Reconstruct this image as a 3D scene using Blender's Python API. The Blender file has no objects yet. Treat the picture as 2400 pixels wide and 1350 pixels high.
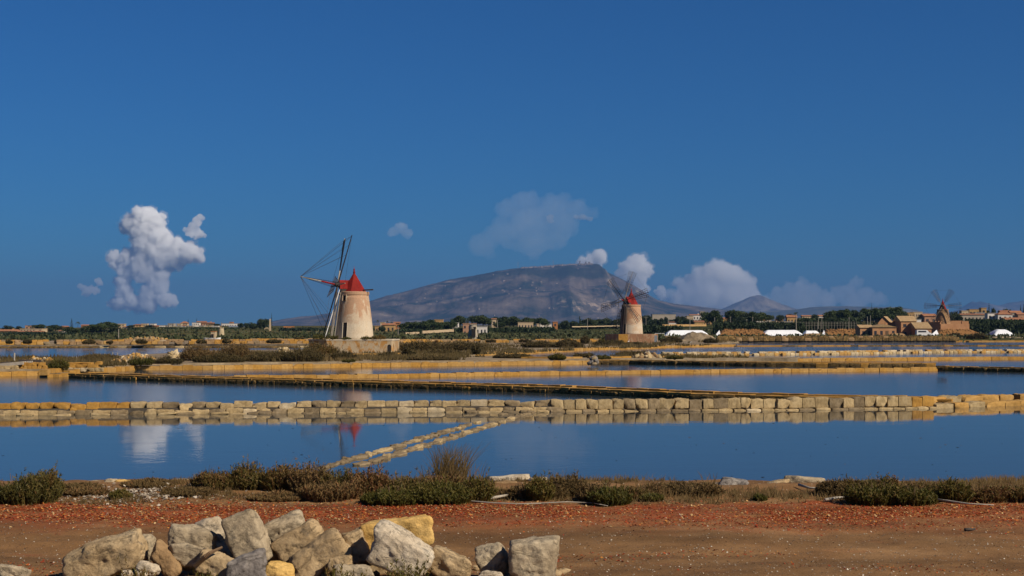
import bpy, bmesh, math, random
import numpy as np
from mathutils import Vector, Matrix, Euler
SC = bpy.context.scene
C = SC.collection
RAD = math.radians
rng = random.Random(11)

# ------------------------------------------------------------------ camera
F, H, CX, HY = 3333.3, 2.8, 1200.0, 772.0        # focal length in photo pixels, eye height (m), centre column, horizon row
cam_data = bpy.data.cameras.new('camera')
cam = bpy.data.objects.new('camera', cam_data); C.objects.link(cam)
cam.location = (0, 0, H); cam.rotation_euler = (RAD(90), 0, 0)
cam_data.sensor_width = 36.0; cam_data.lens = 36.0 * F / 2400.0
cam_data.shift_y = (HY - 675.0) / 2400.0
cam_data.clip_start = 0.1; cam_data.clip_end = 200000.0
SC.camera = cam

# ------------------------------------------------------------------ sky, sun, exposure
SUN_EL, SUN_AZ = 36.0, 126.0                      # degrees; azimuth clockwise from +Y
world = bpy.data.worlds.new('World'); SC.world = world; world.use_nodes = True
wn = world.node_tree; bg = wn.nodes['Background']
sky = wn.nodes.new('ShaderNodeTexSky'); sky.sky_type = 'NISHITA'; sky.sun_disc = False
sky.sun_elevation = RAD(SUN_EL); sky.sun_rotation = RAD(SUN_AZ)
sky.altitude = 0.0; sky.air_density = 1.0; sky.dust_density = 0.0; sky.ozone_density = 4.0
grade = wn.nodes.new('ShaderNodeMix'); grade.data_type = 'RGBA'; grade.blend_type = 'MULTIPLY'; grade.inputs[0].default_value = 1.0
grade.inputs[7].default_value = (.125, .49, .92, 1)     # even grade over the whole sky: the photograph's deep blue
wn.links.new(sky.outputs[0], grade.inputs[6]); wn.links.new(grade.outputs[2], bg.inputs[0])
bg.inputs[1].default_value = 0.05
sun_dir = Vector((math.sin(RAD(SUN_AZ)) * math.cos(RAD(SUN_EL)), math.cos(RAD(SUN_AZ)) * math.cos(RAD(SUN_EL)), math.sin(RAD(SUN_EL))))
sun_l = bpy.data.lights.new('sun', 'SUN'); sun_l.energy = 5.0; sun_l.angle = RAD(0.53); sun_l.color = (1.0, 0.90, 0.75)
sun_o = bpy.data.objects.new('sun', sun_l); C.objects.link(sun_o)
sun_o.rotation_euler = (-sun_dir).to_track_quat('-Z', 'Y').to_euler(); sun_o.location = (60, -40, 60)
vs = SC.view_settings
SC.display_settings.display_device = 'sRGB'
vs.view_transform = 'Standard'; vs.look = 'None'; vs.exposure = 0.30; vs.gamma = 1.0; vs.use_curve_mapping = False
SC.render.engine = 'CYCLES'
cy = SC.cycles
cy.max_bounces = 16; cy.diffuse_bounces = 3; cy.glossy_bounces = 3; cy.transmission_bounces = 3
cy.volume_bounces = 16; cy.transparent_max_bounces = 8
cy.use_denoising = True

# ------------------------------------------------------------------ helpers
def W(px, py, D):
    return Vector(((px - CX) / F * D, D, H - (py - HY) / F * D))
def G(px, py, z=0.0):
    D = F * (H - z) / (py - HY)
    return Vector(((px - CX) / F * D, D, z))

def _h3(ix, iy, iz, seed):
    n = (ix.astype(np.int64) * 374761393 + iy.astype(np.int64) * 668265263 + iz.astype(np.int64) * 2147483647 + seed * 974634777) & 0x7fffffff
    n = ((n ^ (n >> 13)) * 1274126177) & 0x7fffffff
    n = ((n ^ (n >> 16)) * 668265263) & 0x7fffffff
    return ((n ^ (n >> 15)) & 0xffffff) / float(0xffffff)
def vnoise(P, seed=0):
    P = np.asarray(P, float); I = np.floor(P); T = P - I; T = T * T * (3 - 2 * T)
    ix, iy, iz = I[..., 0], I[..., 1], I[..., 2]; tx, ty, tz = T[..., 0], T[..., 1], T[..., 2]
    r = 0
    for a in (0, 1):
        for b in (0, 1):
            for c in (0, 1):
                w = (tx if a else 1 - tx) * (ty if b else 1 - ty) * (tz if c else 1 - tz)
                r = r + w * _h3(ix + a, iy + b, iz + c, seed)
    return r * 2 - 1
def fbm(P, octv=4, seed=0, gain=.5, ridge=False):
    P = np.asarray(P, float); a, s, t = 1.0, 0.0, 0.0
    for o in range(octv):
        n = vnoise(P, seed + o * 17)
        if ridge: n = 1 - 2 * np.abs(n)
        s = s + a * n; t += a; a *= gain; P = P * 2.03 + 11.3
    return s / t

def npmesh(name, V, Fa, mat=None, smooth=False, attr=None):
    V = np.asarray(V, np.float32); Fa = np.asarray(Fa, np.int32)
    me = bpy.data.meshes.new(name); k = Fa.shape[1]; nf = len(Fa)
    me.vertices.add(len(V)); me.vertices.foreach_set('co', V.ravel())
    me.loops.add(nf * k); me.loops.foreach_set('vertex_index', Fa.ravel())
    me.polygons.add(nf); me.polygons.foreach_set('loop_start', np.arange(0, nf * k, k, dtype=np.int32))
    me.polygons.foreach_set('loop_total', np.full(nf, k, np.int32))
    if smooth: me.polygons.foreach_set('use_smooth', np.ones(nf, bool))
    me.update(calc_edges=True)
    if attr is not None:
        at = me.attributes.new('tint', 'FLOAT', 'POINT'); at.data.foreach_set('value', np.asarray(attr, np.float32))
    if mat: me.materials.append(mat)
    return me

def tag(o, label=None, cat=None, group=None, kind=None):
    if label: o['label'] = label
    if cat: o['category'] = cat
    if group: o['group'] = group
    if kind: o['kind'] = kind
    return o
def link(name, me, parent=None, loc=(0, 0, 0), rot=None, scale=None, mat=None):
    o = bpy.data.objects.new(name, me); C.objects.link(o); o.location = loc
    if rot is not None: o.rotation_euler = rot
    if scale is not None: o.scale = scale
    if parent: o.parent = parent
    if mat is not None:
        if not len(me.materials): me.materials.append(mat)
        elif me.materials[0] != mat:
            o.material_slots[0].link = 'OBJECT'; o.material_slots[0].material = mat
    return o
def thing(name, label, cat, loc=(0, 0, 0), group=None, rz=0.0):
    o = bpy.data.objects.new(name, None); C.objects.link(o)
    o.location = loc; o.rotation_euler = (0, 0, rz); o.empty_display_size = .3
    return tag(o, label, cat, group)
KIDS = {}
def copy_tree(o, parent=None):
    c = o.copy(); C.objects.link(c)
    if parent: c.parent = parent
    for ch in list(o.children): copy_tree(ch, c)
    return c

class MB:
    def __init__(s): s.v = []; s.f = []
    def add(s, vs_, fs):
        o = len(s.v); s.v += [tuple(v) for v in vs_]; s.f += [tuple(i + o for i in f) for f in fs]; return s
    def box(s, c, d, rz=0.0, taper=1.0):
        x, y, z = d[0] / 2, d[1] / 2, d[2] / 2; cr, sr = math.cos(rz), math.sin(rz); p = []
        for kz in (-1, 1):
            t = taper if kz > 0 else 1
            for kx, ky in ((-1, -1), (1, -1), (1, 1), (-1, 1)):
                a, b = kx * x * t, ky * y * t
                p.append((c[0] + a * cr - b * sr, c[1] + a * sr + b * cr, c[2] + kz * z))
        return s.add(p, [(3, 2, 1, 0), (4, 5, 6, 7), (0, 1, 5, 4), (1, 2, 6, 5), (2, 3, 7, 6), (3, 0, 4, 7)])
    def bar(s, a, b, r, r2=None, n=4):
        a, b = Vector(a), Vector(b); d = (b - a).normalized(); r2 = r if r2 is None else r2
        u = d.cross(Vector((0, 0, 1)) if abs(d.z) < .9 else Vector((1, 0, 0))).normalized(); w = d.cross(u)
        p = []
        for q, rr in ((a, r), (b, r2)):
            for i in range(n):
                t = 2 * math.pi * (i + .5) / n; p.append(q + (u * math.cos(t) + w * math.sin(t)) * rr)
        fs = [(i, (i + 1) % n, n + (i + 1) % n, n + i) for i in range(n)]
        return s.add(p, fs + [tuple(range(n - 1, -1, -1)), tuple(range(n, 2 * n))])
    def path(s, pts, rs, n=6):
        pts = [Vector(p) for p in pts]; m = len(pts); ring = []
        for k, p in enumerate(pts):
            d = (pts[min(k + 1, m - 1)] - pts[max(k - 1, 0)]).normalized()
            u = d.cross(Vector((0, 0, 1)) if abs(d.z) < .9 else Vector((1, 0, 0))).normalized(); w = d.cross(u)
            for i in range(n):
                t = 2 * math.pi * i / n; ring.append(p + (u * math.cos(t) + w * math.sin(t)) * rs[k])
        fs = [(k * n + i, k * n + (i + 1) % n, (k + 1) * n + (i + 1) % n, (k + 1) * n + i) for k in range(m - 1) for i in range(n)]
        fs += [tuple(range(n - 1, -1, -1)), tuple((m - 1) * n + i for i in range(n))]
        return s.add(ring, fs)
    def prism(s, poly, z0, z1):
        n = len(poly); p = [(x, y, z0) for x, y in poly] + [(x, y, z1) for x, y in poly]
        a = sum(poly[i][0] * poly[(i + 1) % n][1] - poly[(i + 1) % n][0] * poly[i][1] for i in range(n))
        side = [(i, (i + 1) % n, n + (i + 1) % n, n + i) for i in range(n)]
        fs = side + [tuple(range(n - 1, -1, -1)), tuple(range(n, 2 * n))]
        if a < 0: fs = [tuple(reversed(f)) for f in fs]
        return s.add(p, fs)
    def lathe(s, prof, n=32, c=(0, 0)):
        p = [(c[0] + r * math.cos(2 * math.pi * i / n), c[1] + r * math.sin(2 * math.pi * i / n), z) for r, z in prof for i in range(n)]
        m = len(prof)
        fs = [(k * n + i, k * n + (i + 1) % n, (k + 1) * n + (i + 1) % n, (k + 1) * n + i) for k in range(m - 1) for i in range(n)]
        fs += [tuple(range(n - 1, -1, -1)), tuple((m - 1) * n + i for i in range(n))]
        return s.add(p, fs)
    def build(s, name, mat=None, parent=None, org=(0, 0, 0), smooth=False, loc=(0, 0, 0)):
        me = bpy.data.meshes.new(name)
        me.from_pydata([(v[0] - org[0], v[1] - org[1], v[2] - org[2]) for v in s.v], [], s.f); me.update()
        if mat: me.materials.append(mat)
        if smooth:
            for p in me.polygons: p.use_smooth = True
        return link(name, me, parent, loc)

# ------------------------------------------------------------------ materials
def new_mat(name):
    m = bpy.data.materials.new(name); m.use_nodes = True
    return m, m.node_tree, m.node_tree.nodes['Principled BSDF']
def nd(nt, t, ins=None, **k):
    n = nt.nodes.new(t)
    for a, v in k.items(): setattr(n, a, v)
    for a, v in (ins or {}).items():
        if isinstance(v, bpy.types.NodeSocket): nt.links.new(v, n.inputs[a])
        else: n.inputs[a].default_value = v
    return n
def ramp(nt, fac, stops, interp='LINEAR'):
    n = nt.nodes.new('ShaderNodeValToRGB'); cr = n.color_ramp; cr.interpolation = interp
    while len(cr.elements) < len(stops): cr.elements.new(.5)
    for e, (p, c) in zip(cr.elements, stops): e.position = p; e.color = (c[0], c[1], c[2], 1)
    nt.links.new(fac, n.inputs[0]); return n.outputs[0]
def mixc(nt, a, b, fac, mode='MIX'):
    n = nd(nt, 'ShaderNodeMix', data_type='RGBA', blend_type=mode)
    for i, v in ((0, fac), (6, a), (7, b)):
        if isinstance(v, bpy.types.NodeSocket): nt.links.new(v, n.inputs[i])
        else: n.inputs[i].default_value = v if i == 0 else (v[0], v[1], v[2], 1)
    return n.outputs[2]
def coords(nt, scale=(1, 1, 1), rand=True, space='Object'):
    tc = nd(nt, 'ShaderNodeTexCoord')
    v = tc.outputs[space]
    if rand:
        oi = nd(nt, 'ShaderNodeObjectInfo')
        m = nd(nt, 'ShaderNodeVectorMath', {0: oi.outputs['Random'], 1: (37.0, 91.0, 53.0)}, operation='MULTIPLY')
        a = nd(nt, 'ShaderNodeVectorMath', {0: v, 1: m.outputs[0]}, operation='ADD'); v = a.outputs[0]
    mp = nd(nt, 'ShaderNodeMapping', {'Vector': v}); mp.inputs['Scale'].default_value = scale
    return mp.outputs[0]
def noise(nt, vec, scale, detail=6, rough=.6, dist=0.0):
    return nd(nt, 'ShaderNodeTexNoise', {'Vector': vec, 'Scale': scale, 'Detail': detail, 'Roughness': rough, 'Distortion': dist}).outputs[0]
def earth(name, stops, scale=3.0, rough=.92, bump=.4, bscale=None, rand=.14, stretch=(1, 1, 1), fine=.35, useobj=True, bdist=.02, spec=.2):
    m, nt, b = new_mat(name)
    v = coords(nt, stretch, useobj)
    col = ramp(nt, noise(nt, v, scale, 7, .62, .3), stops)
    f = noise(nt, v, (bscale or scale * 6), 5, .7)
    fm = nd(nt, 'ShaderNodeMapRange', {0: f, 1: .25, 2: .75, 3: 1 - fine, 4: 1 + fine * .6})
    col = mixc(nt, col, fm.outputs[0], 1.0, 'MULTIPLY')
    if rand and useobj:
        oi = nd(nt, 'ShaderNodeObjectInfo')
        r = nd(nt, 'ShaderNodeMapRange', {0: oi.outputs['Random'], 3: 1 - rand, 4: 1 + rand})
        col = mixc(nt, col, r.outputs[0], 1.0, 'MULTIPLY')
    nt.links.new(col, b.inputs['Base Color']); b.inputs['Roughness'].default_value = rough
    b.inputs['Specular IOR Level'].default_value = spec
    if bump:
        bp = nd(nt, 'ShaderNodeBump', {'Height': f, 'Strength': bump, 'Distance': bdist})
        nt.links.new(bp.outputs[0], b.inputs['Normal'])
    return m
def plain(name, col, rough=.7, var=.15, scale=5, metal=0.0):
    c0 = tuple(c * (1 - var) for c in col); c1 = tuple(min(1, c * (1 + var)) for c in col)
    m = earth(name, [(.3, c0), (.7, c1)], scale, rough, 0, fine=.1, rand=.06); return m
def leafmat(name, stops, rough=.6, transl=.25):
    m, nt, b = new_mat(name)
    at = nd(nt, 'ShaderNodeAttribute', attribute_name='tint')
    oi = nd(nt, 'ShaderNodeObjectInfo')
    r = nd(nt, 'ShaderNodeMapRange', {0: oi.outputs['Random'], 3: -.12, 4: .12})
    s = nd(nt, 'ShaderNodeMath', {0: at.outputs['Fac'], 1: r.outputs[0]}, operation='ADD')
    col = ramp(nt, s.outputs[0], stops)
    nt.links.new(col, b.inputs['Base Color']); b.inputs['Roughness'].default_value = rough; b.inputs['Specular IOR Level'].default_value = .25
    tr = nd(nt, 'ShaderNodeBsdfTranslucent', {'Color': col})
    mx = nd(nt, 'ShaderNodeMixShader', {0: transl, 1: b.outputs[0], 2: tr.outputs[0]})
    nt.links.new(mx.outputs[0], nt.nodes['Material Output'].inputs[0])
    return m

def billow(P, octv, seed, gain=.5):
    P = np.asarray(P, float); a, s, t = 1.0, 0.0, 0.0
    for o in range(octv):
        s = s + a * np.abs(vnoise(P, seed + o * 13)); t += a; a *= gain; P = P * 2.1 + 5.7
    return s / t
M = {}
M['tufa'] = earth('yellow_tufa', [(.25, (.25, .125, .022)), (.5, (.345, .178, .036)), (.75, (.40, .225, .058))], 2.5, bump=.5, bscale=14, rand=.06)
M['tufa_pale'] = earth('pale_tufa', [(.25, (.28, .15, .036)), (.5, (.365, .205, .058)), (.78, (.43, .26, .09))], 2.5, bump=.5, bscale=14, rand=.06)
M['grey_stone'] = earth('grey_sandstone', [(.2, (.17, .115, .050)), (.45, (.33, .235, .115)), (.75, (.44, .33, .18))], 4, bump=.7, bscale=16, rand=.2)
M['pale_stone'] = earth('pale_limestone', [(.25, (.33, .25, .14)), (.5, (.44, .34, .205)), (.75, (.52, .42, .27))], 4, bump=.6, bscale=16, rand=.12)
M['wet_stone'] = earth('wet_grey_brown_stone', [(.2, (.11, .075, .038)), (.5, (.20, .145, .08)), (.8, (.29, .22, .135))], 4, bump=.7, bscale=16, rand=.2)
M['algae_stone'] = earth('algae_coated_stone', [(.3, (.055, .035, .013)), (.52, (.12, .075, .026)), (.75, (.33, .2, .065))], 7, bump=.8, bscale=20, rand=.25)
def boulder_mat(name, stops, scale=3.0):
    m, nt, b = new_mat(name); v = coords(nt)
    big = noise(nt, v, scale, 8, .62, .4)
    col = ramp(nt, big, stops)
    lich = noise(nt, v, scale * 2.3, 9, .72)
    lm = nd(nt, 'ShaderNodeMapRange', {0: lich, 1: .54, 2: .66, 3: 0, 4: .75})
    col = mixc(nt, col, (.085, .075, .06), lm.outputs[0])
    f = noise(nt, v, 26, 7, .72)
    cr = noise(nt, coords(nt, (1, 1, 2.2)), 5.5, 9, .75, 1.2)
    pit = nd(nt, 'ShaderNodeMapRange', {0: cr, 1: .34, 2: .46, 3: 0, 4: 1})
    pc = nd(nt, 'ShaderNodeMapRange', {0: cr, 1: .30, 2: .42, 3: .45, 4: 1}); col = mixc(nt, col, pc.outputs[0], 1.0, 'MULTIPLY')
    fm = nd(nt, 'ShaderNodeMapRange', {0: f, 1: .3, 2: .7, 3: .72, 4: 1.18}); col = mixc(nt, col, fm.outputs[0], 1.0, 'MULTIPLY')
    nt.links.new(col, b.inputs['Base Color']); b.inputs['Roughness'].default_value = .95; b.inputs['Specular IOR Level'].default_value = .15
    hsum = nd(nt, 'ShaderNodeMath', {0: f, 1: pit.outputs[0], 2: .0}, operation='ADD')
    bp = nd(nt, 'ShaderNodeBump', {'Height': hsum.outputs[0], 'Strength': .7, 'Distance': .022})
    nt.links.new(bp.outputs[0], b.inputs['Normal']); return m
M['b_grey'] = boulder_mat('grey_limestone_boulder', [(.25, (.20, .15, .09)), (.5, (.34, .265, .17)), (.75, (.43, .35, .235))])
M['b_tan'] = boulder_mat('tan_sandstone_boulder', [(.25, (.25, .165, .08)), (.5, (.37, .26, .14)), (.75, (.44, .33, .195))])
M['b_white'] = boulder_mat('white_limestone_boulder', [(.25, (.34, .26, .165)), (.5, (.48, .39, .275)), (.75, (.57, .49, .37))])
M['b_yellow'] = earth('yellow_tufa_boulder', [(.25, (.36, .20, .055)), (.5, (.50, .305, .09)), (.75, (.58, .38, .14))], 3, bump=.6, bscale=30, rand=.05)
M['b_brown'] = earth('brown_earthy_boulder', [(.25, (.15, .09, .04)), (.5, (.26, .16, .075)), (.75, (.36, .24, .12))], 3, bump=.7, bscale=22, rand=.05)
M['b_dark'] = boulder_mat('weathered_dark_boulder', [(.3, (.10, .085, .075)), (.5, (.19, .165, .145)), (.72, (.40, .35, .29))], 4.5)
M['plaster'] = None
M['wood_dark'] = plain('weathered_dark_wood', (.055, .043, .035), .8)
M['wood_grey'] = plain('bleached_grey_wood', (.30, .26, .21), .8)
M['wood_brown'] = plain('brown_wood', (.14, .085, .045), .8)
M['rope'] = plain('dark_rope', (.05, .045, .042), .9)
M['red_paint'] = earth('faded_red_paint', [(.3, (.14, .009, .006)), (.6, (.21, .014, .009)), (.8, (.26, .03, .02))], 2.2, .7, .1, fine=.18, rand=.05, spec=.12)
M['black_in'] = plain('dark_interior', (.02, .017, .015), .9)
M['salt'] = earth('white_salt', [(.3, (.70, .70, .70)), (.7, (.80, .80, .80))], 1.2, .9, .3, fine=.08, rand=.03)
M['tile'] = earth('terracotta_tiles', [(.25, (.17, .075, .025)), (.5, (.28, .135, .042)), (.75, (.36, .20, .075))], 9, .9, .6, bscale=24, fine=.5, rand=.16)
M['white_paint'] = plain('white_paint', (.62, .60, .57), .6, .06)
# ------------------------------------------------------------------ setting: foreground ground
def grid_mesh(name, xs, ys, zf, mat, smooth=True):
    X, Y = np.meshgrid(xs, ys); Z = zf(X, Y)
    V = np.stack([X, Y, Z], -1).reshape(-1, 3); nx, ny = len(xs), len(ys)
    i = np.arange(nx * ny).reshape(ny, nx)
    Fa = np.stack([i[:-1, :-1], i[:-1, 1:], i[1:, 1:], i[1:, :-1]], -1).reshape(-1, 4)
    return npmesh(name, V, Fa, mat, smooth)

def bank_edge(X):
    P = np.stack([X * .55, X * 0, X * 0 + 3.3], -1)
    return 21.0 + .28 * fbm(P, 4, 5) + .16 * np.sin(X * .9)
def ground_z(X, Y):
    P = np.stack([X, Y, X * 0], -1)
    z = .55 + .035 * fbm(P * .5, 3, 1) + .018 * fbm(P * 2.7, 3, 2) + .012 * fbm(P * 9, 2, 3)
    z = z + .05 * np.exp(-((Y - 20.2) / .7) ** 2) * (1 + fbm(P * 1.3, 3, 8)) - .02 * np.exp(-((Y - 14.6) / .55) ** 2)
    e = bank_edge(X); t = np.clip((Y - e) / .45, 0, 1); t = t * t * (3 - 2 * t)
    return z * (1 - t) + (-.75) * t
def gz(x, y): return float(ground_z(np.array([[float(x)]]), np.array([[float(y)]]))[0, 0])

def dirt_material():
    m, nt, b = new_mat('trodden_dirt')
    v = coords(nt, (1, 1, 1), False)
    base = ramp(nt, noise(nt, v, .9, 8, .65), [(.3, (.165, .084, .032)), (.5, (.205, .108, .043)), (.7, (.245, .138, .060))])
    xyz = nd(nt, 'ShaderNodeSeparateXYZ', {0: v})
    wob = noise(nt, v, .7, 5, .65)
    wy = nd(nt, 'ShaderNodeMath', {0: wob, 1: 2.4}, operation='MULTIPLY')
    yy = nd(nt, 'ShaderNodeMath', {0: xyz.outputs[1], 1: wy.outputs[0]}, operation='ADD')
    wy2 = nd(nt, 'ShaderNodeMath', {0: wob, 1: .8, 2: -.4}, operation='MULTIPLY_ADD'); yy2 = nd(nt, 'ShaderNodeMath', {0: xyz.outputs[1], 1: wy2.outputs[0]}, operation='ADD')
    # the drift of red litter lies in a band along the far edge of the track
    up = nd(nt, 'ShaderNodeMapRange', {0: yy.outputs[0], 1: 16.7, 2: 18.2}); dn = nd(nt, 'ShaderNodeMapRange', {0: yy.outputs[0], 1: 19.35, 2: 19.75, 3: 1, 4: 0})
    band = nd(nt, 'ShaderNodeMath', {0: up.outputs[0], 1: dn.outputs[0]}, operation='MULTIPLY')
    sp = noise(nt, v, 26, 4, .7); patch = noise(nt, v, 2.4, 5, .7)
    s2 = nd(nt, 'ShaderNodeMath', {0: sp, 1: patch}, operation='ADD')
    th = nd(nt, 'ShaderNodeMapRange', {0: s2.outputs[0], 1: .78, 2: 1.08, 3: .0, 4: .72})
    bm = nd(nt, 'ShaderNodeMath', {0: band.outputs[0], 1: th.outputs[0]}, operation='MULTIPLY')
    red = ramp(nt, noise(nt, v, 40, 3, .7), [(.3, (.15, .022, .006)), (.5, (.25, .040, .010)), (.7, (.32, .085, .018))])
    col = mixc(nt, base, red, bm.outputs[0])
    # scattered red patches nearer the camera
    pt = noise(nt, coords(nt, (.55, 1.6, 1), False), 1.6, 6, .7)
    pm = nd(nt, 'ShaderNodeMapRange', {0: pt, 1: .60, 2: .72, 3: 0, 4: .55})
    col = mixc(nt, col, (.20, .062, .026), pm.outputs[0])
    ln = None
    for yc in (13.75, 15.35):                      # two compacted wheel lanes
        d_ = nd(nt, 'ShaderNodeMath', {0: yy2.outputs[0], 1: yc}, operation='SUBTRACT'); d_ = nd(nt, 'ShaderNodeMath', {0: d_.outputs[0]}, operation='ABSOLUTE')
        l_ = nd(nt, 'ShaderNodeMapRange', {0: d_.outputs[0], 1: .18, 2: .6, 3: .88, 4: 1.0}); col = mixc(nt, col, l_.outputs[0], 1.0, 'MULTIPLY')
    dk = nd(nt, 'ShaderNodeMapRange', {0: noise(nt, coords(nt, (.22, 1.1, 1), False), 1.3, 5, .6), 1: .38, 2: .62, 3: .74, 4: 1.14}); col = mixc(nt, col, dk.outputs[0], 1.0, 'MULTIPLY')
    f = noise(nt, v, 60, 4, .8)
    fm = nd(nt, 'ShaderNodeMapRange', {0: f, 1: .3, 2: .7, 3: .65, 4: 1.3}); col = mixc(nt, col, fm.outputs[0], 1.0, 'MULTIPLY')
    nt.links.new(col, b.inputs['Base Color']); b.inputs['Roughness'].default_value = .95; b.inputs['Specular IOR Level'].default_value = .12
    bp = nd(nt, 'ShaderNodeBump', {'Height': f, 'Strength': .6, 'Distance': .012}); nt.links.new(bp.outputs[0], b.inputs['Normal'])
    return m
M['dirt'] = dirt_material()
def spread_lines(lo, hi, step, far, n):
    a = np.arange(lo, hi + step / 2, step); g = np.geomspace(step * 2, far, n)
    return np.concatenate([(lo - g)[::-1], a, hi + g])
xs = spread_lines(-9.5, 9.5, .07, 900, 26)
ys = np.concatenate([9.5 - np.geomspace(.2, 240, 18)[::-1], np.arange(9.5, 22.4, .055)])
tag(link('ground', grid_mesh('ground', xs, ys, ground_z, M['dirt'])), 'brown dirt track with red leaf litter along the shore', kind='structure')

# pond bed / lowland sheet out to the horizon
M['mud'] = earth('pond_mud', [(.3, (.05, .04, .032)), (.7, (.09, .075, .055))], .6, bump=0, useobj=False)
g = MB(); g.add([(-14000, 22, -.7), (14000, 22, -.7), (14000, 28500, -.7), (-14000, 28500, -.7)], [(0, 1, 2, 3)])
tag(g.build('terrain', M['mud']), kind='structure')

# ------------------------------------------------------------------ water
def water_mat(name, base, rough, amp, sc):
    m, nt, b = new_mat(name); v = coords(nt, (1, 1, 1), False)
    b.inputs['Base Color'].default_value = (*base, 1); b.inputs['Roughness'].default_value = rough; b.inputs['IOR'].default_value = 1.33
    b.inputs['Specular IOR Level'].default_value = .5
    n1 = noise(nt, v, sc, 3, .55); n2 = noise(nt, coords(nt, (.10, .22, 1), False), 1.0, 3, .6)
    k = nd(nt, 'ShaderNodeMapRange', {0: n2, 1: .44, 2: .62, 3: .15, 4: 1.5})
    hh = nd(nt, 'ShaderNodeMath', {0: n1, 1: k.outputs[0]}, operation='MULTIPLY')
    bp = nd(nt, 'ShaderNodeBump', {'Height': hh.outputs[0], 'Strength': 1.0, 'Distance': amp}); nt.links.new(bp.outputs[0], b.inputs['Normal'])
    return m
M['water_near'] = water_mat('calm_pond_water', (.034, .038, .036), .04, .0020, 3.2)
M['water_mid'] = water_mat('shallow_pond_water', (.03, .036, .036), .12, .004, 2.2)
M['water_far'] = water_mat('rippled_pond_water', (.008, .03, .06), .10, .010, 1.2)
def sheet(name, pts, z, mat, label):
    mb = MB(); mb.add([(p[0], p[1], z) for p in pts], [tuple(range(len(pts)))])
    return tag(mb.build(name, mat), label, kind='structure')
WALL_A = [G(-700, 976), G(0, 973.5), G(400, 970.5), G(1000, 966.5), G(1300, 965.5), G(1800, 962.5), G(2190, 957.5), G(2400, 952), G(3200, 946)]
wa = [(p.x, p.y + .35) for p in WALL_A]
sheet('pond_water', [(-300, 20.6), (300, 20.6)] + [(300, wa[-1][1])] + wa[::-1] + [(-300, wa[0][1])], 0.0, M['water_near'], 'still blue near pond in front of the block wall')
sheet('pond_water', [(-300, wa[0][1])] + wa + [(300, wa[-1][1]), (600, 146), (-600, 146)], 0.0, M['water_mid'], 'shallow ponds between the stone dikes')
sheet('pond_water', [(-600, 146), (600, 146), (1200, 330), (-1200, 330)], 0.0, M['water_far'], 'deeper blue far ponds')

# ------------------------------------------------------------------ banks between the ponds
M['marsh'] = earth('salt_marsh_soil', [(.28, (.10, .075, .042)), (.45, (.20, .145, .085)), (.6, (.30, .225, .135)), (.75, (.36, .28, .175))], .35, bump=.5, bscale=3, useobj=False, bdist=.08)
def land(name, pix, z, mat, label, jit=.25, step=1.5, seed=3):
    pts = [G(q[0], q[1], q[2] if len(q) > 2 else z) for q in pix]; rr = random.Random(seed); out = []
    for i, p in enumerate(pts):
        q = pts[(i + 1) % len(pts)]; n = max(1, min(200, int((q - p).length / step)))
        for k in range(n):
            w = p.lerp(q, k / n); out.append((w.x + rr.uniform(-jit, jit), w.y + rr.uniform(-jit, jit)))
    mb = MB(); mb.prism(out, -.6, z)
    return tag(mb.build(name, mat), label, kind='structure')
land('mill_bank', [(-900, 872), (0, 866), (108, 865), (165, 864), (235, 860.5), (330, 854), (600, 849.6), (900, 846.4), (1200, 843.6), (1384, 842), (1385, 841.3), (1480, 840.8), (1868, 839.3), (1872, 836.8),
     (1580, 834.7), (1240, 835.8), (1100, 834.2), (1112, 832.6, 0), (1240, 828.7, 0), (1400, 819.6, 0), (1600, 813.7, 0), (1716, 812, 0), (1695, 806, 0), (1750, 802.2, 0), (2700, 801, 0), (2700, 796.5), (775, 796.5), (772, 816.5), (720, 819),
     (500, 821), (400, 827), (260, 834.5), (0, 838.5), (-900, 843)], .35, M['marsh'], 'dry scrubby bank carrying the two nearer windmills', .2)
land('far_bank', [(-1200, 810.5, 0), (300, 809.8, 0), (600, 811.5, 0), (774, 812, 0), (774, 796.5), (-1200, 796.5)], .34, M['marsh'], 'sandy bank beyond the left far pond', .3, 3)

# ------------------------------------------------------------------ fields rising to the villages
def sst(a, b, x):
    t = np.clip((x - a) / (b - a), 0, 1); return t * t * (3 - 2 * t)
def field_z(X, Y):
    z = .05 + .55 * sst(290, 330, Y) + 1.6 * sst(380, 620, Y) + 2.2 * sst(520, 900, Y) + 1.6 * sst(900, 2500, Y)
    z = z + .7 * sst(480, 700, Y) + sst(10, 150, X) * 3.0 * sst(470, 640, Y) - sst(-120, -240, X) * .0 
    U = X / np.maximum(Y, 1.0) * F + CX; z = z - 2.1 * sst(330, 215, U) * sst(400, 600, Y)
    P = np.stack([X * .006, Y * .006, X * 0], -1)
    return z + .35 * fbm(P, 3, 31) * sst(330, 600, Y) + 1.0 * fbm(P * .35, 2, 33) * sst(500, 1200, Y)
def fz(x, y): return float(field_z(np.array([[float(x)]]), np.array([[float(y)]]))[0, 0])
def field_material():
    m, nt, b = new_mat('field_vegetation')
    v = coords(nt, (.009, .045, 1), False)
    col = ramp(nt, noise(nt, v, 1.0, 7, .62), [(.34, (.020, .026, .009)), (.46, (.044, .050, .015)), (.54, (.080, .068, .024)), (.62, (.13, .095, .04)), (.72, (.19, .14, .065))])
    v2 = coords(nt, (.06, .4, 1), False)
    f = nd(nt, 'ShaderNodeMapRange', {0: noise(nt, v2, 1.0, 5, .7), 1: .3, 2: .7, 3: .6, 4: 1.35})
    col = mixc(nt, col, f.outputs[0], 1.0, 'MULTIPLY')
    nt.links.new(col, b.inputs['Base Color']); b.inputs['Roughness'].default_value = 1; b.inputs['Specular IOR Level'].default_value = .05
    return m
M['field'] = field_material()
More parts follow.
